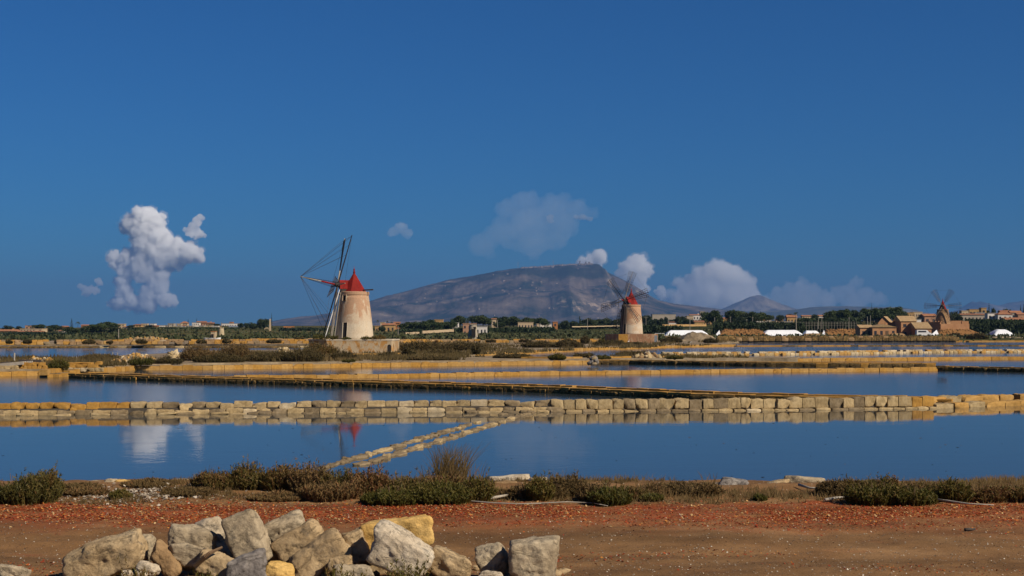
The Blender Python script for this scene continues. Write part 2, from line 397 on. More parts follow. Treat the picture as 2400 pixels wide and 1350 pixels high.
fx = np.concatenate([-np.geomspace(420, 9000, 14)[::-1], np.arange(-400, 401, 8.0), np.geomspace(420, 9000, 14)])
fy = np.concatenate([np.arange(316, 1200, 6.0), np.geomspace(1210, 9000, 40)])
tag(link('field', grid_mesh('field', fx, fy, field_z, M['field'])), 'dark green and brown fields behind the salt ponds', kind='structure')

# ------------------------------------------------------------------ mountains
def hill_material(name, grass, dark, rock, sc, rockamt):
    m, nt, b = new_mat(name); v = coords(nt, (1, 1, 1), False)
    n1 = noise(nt, v, sc, 8, .62, .6)
    col = ramp(nt, n1, [(.40, dark), (.47, tuple(.5 * (a + c) for a, c in zip(dark, grass))), (.53, grass), (.62, tuple(1.5 * c for c in grass)), (.70, rock)])
    geo = nd(nt, 'ShaderNodeNewGeometry'); sx = nd(nt, 'ShaderNodeSeparateXYZ', {0: geo.outputs['Normal']})
    n2 = noise(nt, v, sc * 3.1, 6, .7)
    sz_ = nd(nt, 'ShaderNodeSeparateXYZ', {0: v}); n3 = noise(nt, coords(nt, (1, .4, 1.6), False), sc * .8, 5, .6)   # woods cling to the upper shoulder
    hz_ = nd(nt, 'ShaderNodeMapRange', {0: sz_.outputs[2], 1: 260, 2: 470}); hm = nd(nt, 'ShaderNodeMath', {0: hz_.outputs[0], 1: n3}, operation='MULTIPLY')
    hw = nd(nt, 'ShaderNodeMapRange', {0: hm.outputs[0], 1: .36, 2: .46, 3: 0, 4: .85}); col = mixc(nt, col, dark, hw.outputs[0])
    st = nd(nt, 'ShaderNodeMath', {0: n2, 1: sx.outputs[2]}, operation='SUBTRACT')
    rm = nd(nt, 'ShaderNodeMapRange', {0: st.outputs[0], 1: rockamt, 2: rockamt + .16, 3: 0, 4: 1})
    col = mixc(nt, col, rock, rm.outputs[0])
    if name == 'dry_mountainside':                # pale quarry scars low on the right flank
        wq = nd(nt, 'ShaderNodeMath', {0: noise(nt, v, .006, 4, .6), 1: 1500.0, 2: -750.0}, operation='MULTIPLY_ADD'); wq = nd(nt, 'ShaderNodeMath', {0: wq.outputs[0], 1: sz_.outputs[0]}, operation='ADD')
        qx = nd(nt, 'ShaderNodeMapRange', {0: wq.outputs[0], 1: 380, 2: 560}); qx2 = nd(nt, 'ShaderNodeMapRange', {0: wq.outputs[0], 1: 640, 2: 760, 3: 1, 4: 0})
        qz = nd(nt, 'ShaderNodeMapRange', {0: sz_.outputs[2], 1: 120, 2: 150}); qz2 = nd(nt, 'ShaderNodeMapRange', {0: sz_.outputs[2], 1: 180, 2: 270, 3: 1, 4: 0})
        q = qx.outputs[0]
        for o_ in (qx2, qz, qz2): q = nd(nt, 'ShaderNodeMath', {0: q, 1: o_.outputs[0]}, operation='MULTIPLY').outputs[0]
        qn = nd(nt, 'ShaderNodeMapRange', {0: noise(nt, v, .009, 6, .7), 1: .47, 2: .55, 4: .6}); q = nd(nt, 'ShaderNodeMath', {0: q, 1: qn.outputs[0]}, operation='MULTIPLY').outputs[0]
        col = mixc(nt, col, (.46, .35, .25), q)
    nt.links.new(col, b.inputs['Base Color']); b.inputs['Roughness'].default_value = 1; b.inputs['Specular IOR Level'].default_value = 0
    return m
def mountain(name, label, prof, D, depth, mat, seed, rough=.12, step=3, rows=120, power=1.25, gully=90.0):
    prof = [(x, y) for x, y in prof]; px = np.arange(prof[0][0], prof[-1][0] + step, step)
    py = np.interp(px, [p[0] for p in prof], [p[1] for p in prof])
    py = py + .9 * fbm(np.stack([px * .09, px * 0, px * 0 + seed], -1), 4, seed)
    zr = np.maximum(H - (py - HY) / F * D, 4.0); X = (px - CX) / F * D
    v = np.linspace(0, 1, rows); vr = .62
    Yc = D + (v - vr) * depth
    XX, YY = np.meshgrid(X, Yc); ZR = np.broadcast_to(zr, XX.shape); S = np.clip(v / vr, 0, 1)[:, None]
    P = np.stack([XX / gully / 6, YY / gully / 10, XX * 0], -1)
    warp = fbm(P * .7, 3, seed + 3)
    s2 = np.clip(S + .13 * warp * S * (1 - S) * 4, 0, 1)
    shape = .62 * s2 ** power + .20 * sst(.28, .46, s2) + .18 * sst(.62, .80, s2)
    back = np.clip((v - vr) / (1 - vr), 0, 1)[:, None]
    shape = np.where(back > 0, 1 - back ** 1.2, shape)
    gl = fbm(np.stack([XX / gully / 2.4, YY / gully / 9, XX * 0 + 5], -1), 6, seed + 9, .55, True)
    Z = ZR * shape + ZR * rough * gl * (S * (1 - S) * 4) * (back <= 0) + ZR * .05 * fbm(P * 8, 4, seed + 13) * np.minimum(1, (1 - S) * 6) * S
    cap = (H + (ZR - H) * YY / D) * .985
    Z = np.where((back <= 0) & (S < 1), np.minimum(Z, cap), Z)
    Z = np.where(back >= 1, -30, Z); Z[0, :] = -30
    V = np.stack([XX, YY, Z], -1).reshape(-1, 3); nx = len(px); i = np.arange(nx * rows).reshape(rows, nx)
    Fa = np.stack([i[:-1, :-1], i[:-1, 1:], i[1:, 1:], i[1:, :-1]], -1).reshape(-1, 4)
    V[:, 2] = np.maximum(V[:, 2], -.65)
    o = link(name, npmesh(name, V, Fa, mat, True)); return tag(o, label, kind='structure'), (XX, YY, Z, px)
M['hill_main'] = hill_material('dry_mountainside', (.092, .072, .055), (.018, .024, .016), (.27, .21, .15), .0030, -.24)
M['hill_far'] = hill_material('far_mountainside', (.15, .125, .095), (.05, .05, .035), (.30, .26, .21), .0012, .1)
M['hill_low'] = hill_material('low_wooded_hill', (.085, .078, .05), (.03, .035, .02), (.3, .25, .2), .002, .2)
prof_main = [(560, 764), (640, 757), (680, 748.5), (720, 741), (760, 737.5), (800, 729), (840, 716), (865, 706), (900, 695), (950, 682), (1000, 668), (1050, 655), (1110, 645), (1160, 635), (1200, 629), (1250, 625), (1300, 621), (1345, 619),
             (1385, 617.5), (1400, 618), (1407, 622), (1416, 633), (1440, 645), (1470, 660), (1500, 684), (1525, 700), (1560, 708), (1600, 714), (1640, 719), (1690, 725), (1740, 731), (1800, 740), (1880, 752), (1960, 768)]
_, MT = mountain('mountain', 'broad limestone mountain with a town along its flat summit', prof_main, 12500, 5200, M['hill_main'], 4, .075, 2, 190, 1.2, 120)
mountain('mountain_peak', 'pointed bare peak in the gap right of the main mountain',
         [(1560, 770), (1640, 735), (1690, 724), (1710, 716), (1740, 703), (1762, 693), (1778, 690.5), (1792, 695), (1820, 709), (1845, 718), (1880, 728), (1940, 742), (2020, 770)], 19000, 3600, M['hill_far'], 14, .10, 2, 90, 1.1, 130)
mountain('wooded_hill', 'low dark wooded hills in front of the pointed peak',
         [(1540, 768), (1580, 722), (1600, 717), (1640, 718.5), (1700, 725), (1780, 730), (1830, 727), (1870, 724), (1900, 719.5), (1960, 717), (2020, 718), (2100, 719), (2130, 724), (2160, 733), (2200, 742), (2280, 768)], 14500, 2500, M['hill_low'], 24, .10, 3, 60, 1.1, 120)
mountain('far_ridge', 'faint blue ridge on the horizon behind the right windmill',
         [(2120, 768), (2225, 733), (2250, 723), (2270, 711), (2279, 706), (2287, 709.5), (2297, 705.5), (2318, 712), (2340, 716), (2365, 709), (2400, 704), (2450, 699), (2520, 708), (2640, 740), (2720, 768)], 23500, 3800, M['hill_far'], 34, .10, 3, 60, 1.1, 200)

# town along the summit and pale houses on the slope: too small and many to count
MBt = MB(); rr = random.Random(5); XXm, YYm, ZZm, pxm = MT
def mount_z(px, v):
    c = int(np.clip((px - pxm[0]) / 2, 0, len(pxm) - 1)); r = int(np.clip(v, 0, 1) * (ZZm.shape[0] - 1))
    return XXm[r, c], YYm[r, c], ZZm[r, c]
for k in range(150):
    px = rr.uniform(1222, 1345) if rr.random() < .72 else rr.uniform(1345, 1385)
    x, y, z = mount_z(px, rr.uniform(.57, .62)); w = rr.uniform(9, 22); h = rr.uniform(4, 13)
    MBt.box((x, y, z + h / 2 - 4), (w, rr.uniform(9, 16), h + 8), rr.uniform(0, 1.5))
for px, h, w in ((1215, 60, 3), (1296, 50, 3), (1358, 34, 12), (1372, 26, 14), (1380, 24, 20)):
    x, y, z = mount_z(px, .61); MBt.box((x, y, z + h / 2 - 4), (w, w, h + 8))
M['town'] = plain('hill_town_walls', (.24, .19, .155), .9, .2, .03)
tag(MBt.build('hilltop_town', M['town']), 'crowded pale buildings of the town on the mountain top', 'town', kind='stuff')
MBs = MB()
for k in range(46):
    px = rr.choice([rr.uniform(1150, 1350), rr.uniform(930, 1500), rr.uniform(960, 1080)]); x, y, z = mount_z(px, rr.choice([rr.uniform(.3, .5), rr.uniform(.1, .3)])); w = rr.uniform(8, 18)
    MBs.box((x, y, z + 2), (w, 10, 10), rr.uniform(0, 1))
tag(MBs.build('slope_houses', M['town']), 'tiny scattered white houses across the mountainside', 'houses', kind='stuff')

# ------------------------------------------------------------------ haze
hb = MB(); hb.box((0, 14350, 449), (29000, 29300, 902))
mh = bpy.data.materials.new('haze_air'); mh.use_nodes = True; nt = mh.node_tree
nt.nodes.remove(nt.nodes['Principled BSDF'])
HAZE = 5.8e-5
pv = nd(nt, 'ShaderNodeVolumePrincipled', {'Color': (.12, .26, .56, 1), 'Density': HAZE, 'Anisotropy': 0.0})
nt.links.new(pv.outputs[0], nt.nodes['Material Output'].inputs['Volume'])
mh.cycles.homogeneous_volume = True
tag(hb.build('haze', mh), kind='stuff')
# ------------------------------------------------------------------ clouds far beyond the haze: billowing meshes filled with even cloud volume
def cloud_mat(name, dens, col=(1, 1, 1)):
    m = bpy.data.materials.new(name); m.use_nodes = True; nt = m.node_tree; nt.nodes.remove(nt.nodes['Principled BSDF'])
    p = nd(nt, 'ShaderNodeVolumePrincipled', {'Color': (*col, 1), 'Density': dens, 'Anisotropy': 0.0})
    nt.links.new(p.outputs[0], nt.nodes['Material Output'].inputs['Volume']); m.cycles.homogeneous_volume = True
    return m
def ico(n):
    bm = bmesh.new(); bmesh.ops.create_icosphere(bm, subdivisions=n, radius=1.0)
    V = np.array([v.co[:] for v in bm.verts]); Fa = np.array([[v.index for v in f.verts] for f in bm.faces]); bm.free(); return V, Fa
ICO = {k: ico(k) for k in (1, 2, 3, 4, 5)}
def cloud(label, blobs, D, mat, seed=1, vox=5.0, flat=1.0, amp=.28, thick=1.0, group=None, wisp=False):
    m2 = D / F; rr = random.Random(seed); Vs, Fs, o = [], [], 0
    for bx, by, br in blobs:
        subs = [(bx, by, br, 0)]
        for k in range(7):
            a = rr.uniform(0, 6.28); q = br * rr.uniform(.6, .95); e = rr.uniform(-.6, .6)
            subs.append((bx + q * math.cos(a), by + q * math.sin(a) * flat, br * rr.uniform(.28, .5), e))
        for sx, sy, sr, e in subs:
            V = ICO[2][0] * sr * m2 * np.array([1, thick, flat])
            c = W(sx, sy, D); V = V + np.array([c.x, c.y + e * br * m2 * thick, c.z]); Vs.append(V); Fs.append(ICO[2][1] + o); o += len(V)
    V = np.concatenate(Vs); org = V.mean(0)
    me = npmesh('cloud', V - org, np.concatenate(Fs)); ob = link('cloud', me)
    md = ob.modifiers.new('r', 'REMESH'); md.mode = 'VOXEL'; md.voxel_size = vox * m2
    dg = bpy.context.evaluated_depsgraph_get(); ev = ob.evaluated_get(dg); me2 = bpy.data.meshes.new_from_object(ev)
    ob.modifiers.clear(); ob.data = me2; bpy.data.meshes.remove(me); me2.name = 'cloud'
    n = len(me2.vertices); co = np.empty(n * 3, np.float32); me2.vertices.foreach_get('co', co); co = co.reshape(-1, 3).astype(float)
    no = np.empty(n * 3, np.float32); me2.vertices.foreach_get('normal', no); no = no.reshape(-1, 3)
    q = co / m2
    d = billow(q / 19, 2, seed) * 11 + billow(q / 8, 4, seed + 5, .62) * 10 + fbm(q / 5, 3, seed + 9) * 2.5
    co = co + no * (d[:, None] - 5.5) * m2 * amp * 3
    me2.vertices.foreach_set('co', co.astype(np.float32).ravel()); me2.update()
    me2.materials.clear(); me2.materials.append(mat); ob.location = org
    if wisp:                                       # ragged thin vapour round the dense body
        n3 = len(me2.vertices); me3 = me2.copy(); me3.name = 'wisps'; c3 = np.empty(n3 * 3, np.float32); me3.vertices.foreach_get('co', c3); c3 = c3.reshape(-1, 3).astype(float)
        nn = np.empty(n3 * 3, np.float32); me3.vertices.foreach_get('normal', nn); nn = nn.reshape(-1, 3); q3 = c3 / m2
        dd = 2.2 + 7.5 * np.maximum(0, fbm(q3 / 11, 4, seed + 21, .6)) * 2.2 + 2.5 * fbm(q3 / 4, 3, seed + 33)
        c3 = c3 + nn * dd[:, None] * m2 * np.array([1, 1, .8]); me3.vertices.foreach_set('co', c3.astype(np.float32).ravel()); me3.update(); me3.materials.clear(); me3.materials.append(M['wisp']); link('wisps', me3, ob)
    return tag(ob, label, 'cloud', group)
CLD = 42000.0
M['cloud'] = cloud_mat('cumulus_vapour', .015)
M['cloud_soft'] = cloud_mat('soft_cumulus_vapour', .0085)
M['cloud_bank'] = cloud_mat('hazy_cumulus_vapour', .0036)
M['wisp'] = cloud_mat('wispy_vapour', .0016)
M['cloud_thin'] = cloud_mat('thin_cloud_vapour', .0013)
M['cloud_shade'] = cloud_mat('shade_tinted_vapour', .0045, (.55, .62, .74))  # unlit look of the two small clouds is put into the vapour colour
cloud('tall white cumulus tower, the biggest cloud, above the left village',
      [(338, 510, 26), (362, 528, 26), (308, 526, 24), (292, 535, 14), (335, 545, 32), (372, 552, 24), (388, 570, 24), (345, 575, 36), (412, 582, 26), (440, 592, 26), (460, 598, 16), (400, 604, 28), (372, 598, 34), (335, 606, 30), (300, 606, 22), (270, 607, 15), (258, 606, 9), (345, 632, 30), (315, 632, 22), (292, 632, 20), (287, 658, 18), (293, 680, 19),
       (378, 645, 20), (365, 668, 24), (350, 690, 22), (384, 702, 18), (400, 706, 14), (345, 712, 22), (310, 708, 20), (282, 708, 18), (265, 712, 12)], CLD, M['cloud'], 3, 2.2, wisp=True)
cloud('small wispy white puff right of the tall cumulus tower', [(470, 507, 7), (458, 520, 11), (447, 540, 13), (465, 546, 12), (477, 552, 7)], CLD, M['cloud_soft'], 5, 2.2)
cloud('small curved faint puff low left of the tall cumulus tower', [(188, 672, 8), (203, 683, 11), (220, 680, 10), (233, 662, 9)], CLD, M['cloud_soft'], 7, 2.2)
cloud('white puff peeking over the mountain summit', [(1405, 602, 16), (1385, 610, 15), (1365, 616, 12), (1355, 622, 9)], CLD, M['cloud_soft'], 8, 2.5, wisp=True)
cloud('rounded cloud behind the sails of the middle windmill', [(1495, 618, 20), (1475, 630, 22), (1512, 632, 18), (1460, 648, 18), (1490, 652, 26), (1500, 675, 20)], CLD, M['cloud_soft'], 9, 3, wisp=True)
cloud('small round cloud low beside the foot of the mountain', [(1548, 686, 13), (1553, 698, 10)], CLD, M['cloud_soft'], 10, 2.2)
cloud('wide heaped cumulus bank between mountain and pointed peak', [(1690, 640, 30), (1660, 645, 26), (1718, 652, 28), (1745, 672, 28), (1635, 662, 26), (1592, 664, 13), (1612, 686, 28), (1660, 690, 40), (1715, 700, 40), (1757, 700, 26), (1640, 712, 34), (1590, 712, 24), (1570, 690, 10), (1690, 720, 34), (1780, 715, 20)], CLD, M['cloud_bank'], 11, 3.2, wisp=True)
cloud('faint double topped cloud right of the pointed peak', [(1880, 668, 18), (1850, 682, 22), (1905, 688, 26), (1870, 702, 34), (1825, 705, 26), (1930, 705, 24), (1880, 718, 34)], CLD, M['cloud_thin'], 12, 3)
cloud('faint low cloud with one round knob toward the right windmill', [(2003, 664, 15), (1990, 684, 20), (1965, 690, 20), (2030, 692, 22), (2000, 710, 28), (2060, 700, 18), (1945, 705, 18)], CLD, M['cloud_thin'], 13, 3)
M['veil'] = cloud_mat('veil_vapour', .00034)
cloud('large thin veil of cloud high over the mountain', [(1230, 475, 34), (1300, 485, 38), (1190, 490, 30), (1350, 492, 30), (1240, 520, 50), (1320, 522, 40), (1180, 545, 40), (1250, 565, 46), (1130, 575, 36), (1390, 500, 18), (1300, 560, 36)], CLD + 3000, M['veil'], 15, 5, .8, .25, .7)
cloud('thin puff left of the large cloud veil', [(940, 532, 15), (920, 545, 14), (955, 548, 13)], CLD, M['cloud_thin'], 16, 3, .7)
cloud('small oval grey cloud in the cloud veil', [(1290, 508, 8), (1291, 517, 7)], CLD - 6000, M['cloud_shade'], 17, 1.6, 1, .15)
cloud('small flat grey cloud right of the cloud veil', [(1350, 508, 9), (1366, 509, 11), (1382, 514, 7)], CLD - 6000, M['cloud_shade'], 18, 1.8, .6, .15)
# ------------------------------------------------------------------ stone blocks
BL, BW, BH = .5, .45, .24
def block_mesh(seed, n=5, rad=.035, amp=.012, chip=0):
    g = np.linspace(-1, 1, n + 1); V, Fa, o = [], [], 0
    for ax in range(3):
        for sgn in (-1, 1):
            A, B = np.meshgrid(g, g); P = np.zeros(A.shape + (3,)); P[..., ax] = sgn; P[..., (ax + 1) % 3] = A * sgn; P[..., (ax + 2) % 3] = B
            i = np.arange((n + 1) ** 2).reshape(n + 1, n + 1) + o
            V.append(P.reshape(-1, 3)); Fa.append(np.stack([i[:-1, :-1], i[:-1, 1:], i[1:, 1:], i[1:, :-1]], -1).reshape(-1, 4)); o += (n + 1) ** 2
    V = np.concatenate(V) * np.array([BL, BW, BH]) / 2; Fa = np.concatenate(Fa)
    inner = np.array([BL, BW, BH]) / 2 - rad; q = np.clip(V, -inner, inner); dlt = V - q
    ln = np.linalg.norm(dlt, axis=1, keepdims=True); V = q + dlt / np.maximum(ln, 1e-9) * np.minimum(ln, rad)
    N_ = V / np.array([BL, BW, BH]); N_ /= np.linalg.norm(N_, axis=1, keepdims=True)
    d = fbm(V * 7 + seed * 9.1, 2, seed) * amp * 1.6 + fbm(V * 24 + seed, 2, seed + 3) * amp
    V = V + N_ * d[:, None]
    if chip:                                       # a broken corner or eroded ledge
        rr = random.Random(seed); c = np.array([rr.choice((-1, 1)) * BL * .5, -BW * .5, rr.choice((-1, 1)) * BH * .5])
        w = np.clip(1 - np.linalg.norm((V - c) / np.array([.2, .3, .16]), axis=1), 0, 1); V = V - (V) * w[:, None] * .35
    return npmesh('stone_block', V, Fa, M['grey_stone'], False)
BLOCKS = [block_mesh(s, n=7, amp=.013, rad=.026) for s in range(5)] + [block_mesh(s + 20, n=7, chip=1, amp=.019, rad=.035) for s in range(6)]
NEATBLOCKS = [block_mesh(s + 40, rad=.010, amp=.005, n=4) for s in range(4)]
ROUNDBLOCKS = [block_mesh(s + 60, rad=.06, amp=.024, n=6) for s in range(6)]
for me in ROUNDBLOCKS:
    for p in me.polygons: p.use_smooth = True
MIXBLOCKS = NEATBLOCKS * 5 + BLOCKS[4:7]
def poly_walk(pts):
    L = [0.0]
    for a, b in zip(pts, pts[1:]): L.append(L[-1] + math.hypot(b[0] - a[0], b[1] - a[1]))
    def at(s):
        s = min(max(s, 0), L[-1])
        for k in range(len(pts) - 1):
            if s <= L[k + 1] or k == len(pts) - 2:
                t = (s - L[k]) / max(L[k + 1] - L[k], 1e-6); a, b = pts[k], pts[k + 1]
                return a[0] + (b[0] - a[0]) * t, a[1] + (b[1] - a[1]) * t, math.atan2(b[1] - a[1], b[0] - a[0])
    return L[-1], at
def dike(name, label, cat, pts, rows, group=None, seed=1, fill=None, piece='stone_block', clip=None):
    """rows: (offset behind the front line, bottom z, height, block length, block width, material chooser(x, rnd), block meshes)"""
    rr = random.Random(seed); pts = [(p[0], p[1]) for p in pts]; total, at = poly_walk(pts)
    root = thing(name, label, cat, (pts[0][0], pts[0][1], 0), group); o0 = root.location.copy(); n = 0
    for off, z0, h, bl, bw, mf, vari in rows:
        s = rr.uniform(-.5, 0) * bl
        while s < total:
            L = bl * rr.uniform(.82, 1.2); x, y, a = at(s + L / 2); dd = rr.uniform(-.02, .025)
            x += -math.sin(a) * (off + bw / 2 + dd); y += math.cos(a) * (off + bw / 2 + dd)
            if clip is None or clip(x, y, rr):
                hh = h * rr.uniform(.93, 1.06)
                link(piece, rr.choice(vari), root, (x - o0.x, y - o0.y, z0 + hh / 2), (rr.gauss(0, .012), rr.gauss(0, .015), a + rr.gauss(0, .018)),
                     (L / BL * (1.0 if vari is NEATBLOCKS or vari is MIXBLOCKS else .985), bw / BW, hh / BH), mf(x, rr)); n += 1
            s += L
    if fill:
        o1, o2, zt, mt = fill; mb = MB()
        for a, b in zip(pts, pts[1:]):
            d = Vector((b[0] - a[0], b[1] - a[1], 0)).normalized(); nn = Vector((-d.y, d.x, 0)); A, B = Vector((*a, 0)), Vector((*b, 0))
            p = [A + nn * o1, B + nn * o1, B + nn * o2, A + nn * o2]
            mb.add([(v.x, v.y, -.4) for v in p] + [(v.x, v.y, zt) for v in p], [(4, 5, 6, 7), (0, 1, 5, 4), (2, 3, 7, 6), (3, 0, 4, 7), (1, 2, 6, 5)])
        mb.build('rubble_core', mt, root, o0)
    return root
def mf1(*w):
    names = [a for a, _ in w]; ws = [b for _, b in w]
    return lambda x, r: M[r.choices(names, ws)[0]]
xw = lambda px, D: (px - CX) / F * D
# the near wall of two courses of blocks, right across the view
def top_mat(x, r):
    return M['tufa'] if x < xw(288, 46.5) - 0 else (M['tufa'] if x > xw(2136, 50) else M[r.choices(['grey_stone', 'pale_stone', 'wet_stone'], [7, 1, 2])[0]])
def low_mat(x, r): return M[r.choices(['grey_stone', 'pale_stone', 'wet_stone'], [6, 1, 3])[0]]
WA = [(p.x, p.y) for p in WALL_A]
iL = [p for p in WA if p[0] < xw(1255, 47)]; iR = [p for p in WA if p[0] >= xw(1255, 47) and p[0] < xw(2200, 51)]
midp = (iL[-1][0] + .0, iL[-1][1]); endp = WALL_A[6]
WLEFT = [WA[0], WA[1], WA[2], WA[3], (WA[4][0], WA[4][1])]
WRIGHT = [(WA[4][0], WA[4][1]), WA[5], WA[6]]
wallA = dike('block_wall', 'long low wall of weathered grey blocks, yellow at its left end, crossing the pond', 'wall', WLEFT,
     [(.0, -.14, .295, .50, .46, low_mat, BLOCKS), (.13, .150, .235, .50, .46, top_mat, BLOCKS)], seed=4, fill=(.12, .5, .2, M['mud']))
for k, ch in enumerate(list(wallA.children)):     # parts of the wall a bit tumbled, with slabs lying at the waterline
    if ch.name.startswith('stone_block') and rng.random() < .17: ch.rotation_euler.y += rng.gauss(0, .08); ch.location.z -= rng.uniform(0, .07); ch.location.y -= rng.uniform(-.04, .10); ch.rotation_euler.z += rng.gauss(0, .12)
tot, at = poly_walk(WLEFT); s = 2.0
while s < tot - .3:
    x, y, a = at(s); L = rng.uniform(.35, .6)
    if rng.random() < .62: link('fallen_slab', rng.choice(ROUNDBLOCKS), wallA, (x - wallA.location.x + .13 * math.sin(a), y - wallA.location.y - rng.uniform(.12, .24), rng.uniform(-.03, .025)), (rng.gauss(0, .06), rng.gauss(0, .05), a + rng.gauss(0, .1)), (L / BL, .75, .40), M[rng.choice(['grey_stone', 'wet_stone', 'grey_stone'])])
    s += L * 1.05
wallB = dike('block_wall', 'right stretch of the pond wall, tall pale blocks standing on a row of flat slabs', 'wall', WRIGHT,
     [(-.10, -.14, .21, .53, .5, low_mat, ROUNDBLOCKS), (.04, .075, .34, .44, .46, top_mat, BLOCKS)], seed=9, fill=(.12, .5, .2, M['mud']))
for ch in list(wallB.children):
    if ch.name.startswith('stone_block') and rng.random() < .2: ch.rotation_euler.y += rng.gauss(0, .05); ch.location.z -= rng.uniform(0, .04); ch.location.y += rng.uniform(-.05, .05); ch.rotation_euler.z += rng.gauss(0, .1)
DK = [G(2206, 957.5, 0), G(2300, 953.5, 0), G(2420, 950, 0), G(2900, 944, 0)]
dike('low_dike', 'low dike of long yellow blocks at the right end of the near wall', 'dike', DK,
     [(.0, -.12, .30, .85, .55, mf1(('tufa_pale', 4), ('grey_stone', 1)), BLOCKS), (.95, .0, .36, .8, .5, mf1(('tufa_pale', 3), ('grey_stone', 1)), BLOCKS)], seed=12, fill=(.3, 1.2, .13, M['mud']))
# the diagonal dike with its dark, weed-coated face turned from the sun
DC = [G(160, 886.5), G(400, 895), G(600, 900.5), G(1000, 912.5), G(1300, 922), G(1450, 929.5), G(1620, 938), G(1900, 946.5), G(2150, 952), G(2215, 953.5)]
def dc_mat(x, r): return M['tufa'] if r.random() < .02 else M['algae_stone']
dcm = mf1(('tufa', 3), ('tufa_pale', 1))
dike('double_dike', 'long diagonal dike between ponds, its dark algae coated face toward the near wall', 'dike', DC,
     [(.0, -.15, .33, .46, .40, dc_mat, BLOCKS), (.05, .17, .10, .62, .55, dcm, NEATBLOCKS), (1.1, .06, .25, .62, .42, dcm, NEATBLOCKS)], seed=15, fill=(.3, 1.4, .18, M['marsh']))
# straight low dikes further back
def px_pts(*a): return [G(x, y) for x, y in a]
dike('low_dike', 'narrow yellow dike crossing behind the long diagonal dike', 'dike', px_pts((560, 889.5), (800, 887.3), (1000, 884.3), (1200, 880.5), (1500, 876.5), (1800, 873), (2195, 869)),
     [(.0, -.15, .38, .62, .6, mf1(('tufa', 3), ('tufa_pale', 3)), MIXBLOCKS)], seed=21, fill=(.15, .75, .2, M['tufa']))
dike('low_dike', 'dark faced stretch of low dike at the right edge, middle distance', 'dike', px_pts((2197, 868.5), (2255, 870), (2420, 873), (2700, 878)),
     [(.0, -.15, .40, .7, .5, mf1(('algae_stone', 6), ('tufa', 1)), BLOCKS), (.3, .2, .12, .8, .5, mf1(('tufa', 3), ('tufa_pale', 2)), NEATBLOCKS)], seed=22, fill=(.15, .75, .2, M['tufa']))
dike('low_dike', 'long bright yellow dike along the front of the mill bank', 'dike', px_pts((165, 879), (240, 873.5), (320, 867.5), (500, 866.5), (620, 864.5), (900, 860), (1200, 856), (1384, 853.5)),
     [(.0, -.15, .45, .75, .6, mf1(('tufa', 3), ('tufa_pale', 3)), MIXBLOCKS)], seed=23, fill=(.15, 1.6, .30, M['marsh']))
dike('low_dike', 'dark faced dike running off to the right from the broken corner', 'dike', px_pts((1386, 853.5), (1480, 854), (1640, 857), (1800, 859.3), (1990, 861), (2180, 862)),
     [(.0, -.15, .44, .75, .5, mf1(('algae_stone', 12), ('tufa', 1)), BLOCKS), (.3, .26, .10, .9, .5, mf1(('tufa', 3), ('tufa_pale', 3)), NEATBLOCKS)], seed=24, fill=(.15, .75, .2, M['marsh']))
dike('low_dike', 'bright yellow dike behind the dark faced one, reaching the right edge', 'dike', px_pts((1478, 850.5), (1600, 849.8), (1800, 847.8), (2100, 845.6), (2320, 843.5), (2700, 842)),
     [(.0, -.15, .43, .8, .6, mf1(('tufa', 3), ('tufa_pale', 3)), MIXBLOCKS)], seed=25, fill=(.15, 1.3, .3, M['marsh']))
def rubble_mat(x, r): return M[r.choices(['pale_stone', 'tufa_pale', 'grey_stone'], [3, 3, 3])[0]]
dike('rubble_dike', 'rough rubble dike in front of the far blue pond', 'dike', px_pts((1560, 834.3), (1800, 833), (2000, 830.5), (2150, 828), (2400, 826.5), (2750, 825)),
     [(.0, -.15, .38, .6, .6, rubble_mat, ROUNDBLOCKS), (.25, .12, .30, .55, .5, rubble_mat, BLOCKS)], seed=26, fill=(.3, .9, .15, M['marsh']), clip=lambda x, y, r: r.random() < .9)
dike('low_dike', 'bright kerb along the far blue pond below the middle windmill', 'dike', px_pts((960, 838), (1110, 833.5), (1240, 829.2), (1400, 820), (1600, 814.1), (1720, 812.4)),
     [(.0, -.15, .5, .95, .6, mf1(('tufa', 4), ('tufa_pale', 2)), NEATBLOCKS)], seed=27, fill=(.2, .8, .3, M['marsh']))
dike('low_dike', 'thin brown dike between the two farthest ponds on the right', 'dike', px_pts((1720, 812.4), (2000, 811.8), (2400, 811.5), (2700, 811.5)),
     [(.0, -.15, .36, 1.3, .8, mf1(('algae_stone', 2), ('tufa', 2)), NEATBLOCKS)], seed=28, fill=(.2, .9, .1, M['marsh']))
dike('low_dike', 'pale kerb of the farthest pond in front of the salt heaps', 'dike', px_pts((1740, 802.8), (2000, 802), (2400, 801.6), (2700, 801.6)),
     [(.0, -.15, .52, 1.5, .8, mf1(('tufa', 2), ('tufa_pale', 4)), NEATBLOCKS)], seed=29, fill=(.2, .9, .3, M['marsh']))
dike('low_dike', 'yellow kerb under the arched end of the left windmill platform', 'dike', [G(820, 835.2, .3), G(900, 834.5, .3), G(956, 833, .3)],
     [(.0, .25, .30, .8, .5, mf1(('tufa', 3), ('tufa_pale', 3)), NEATBLOCKS)], seed=30)
dike('low_dike', 'short yellow kerb lined strip below the middle windmill pond', 'dike', [G(1230, 841.5, .3), G(1320, 842, .3), G(1480, 840.5, .3), G(1600, 838.8, .3)],
     [(.0, .2, .30, .8, .5, mf1(('tufa', 3), ('tufa_pale', 3)), NEATBLOCKS)], seed=31, clip=lambda x, y, r: r.random() < .85)
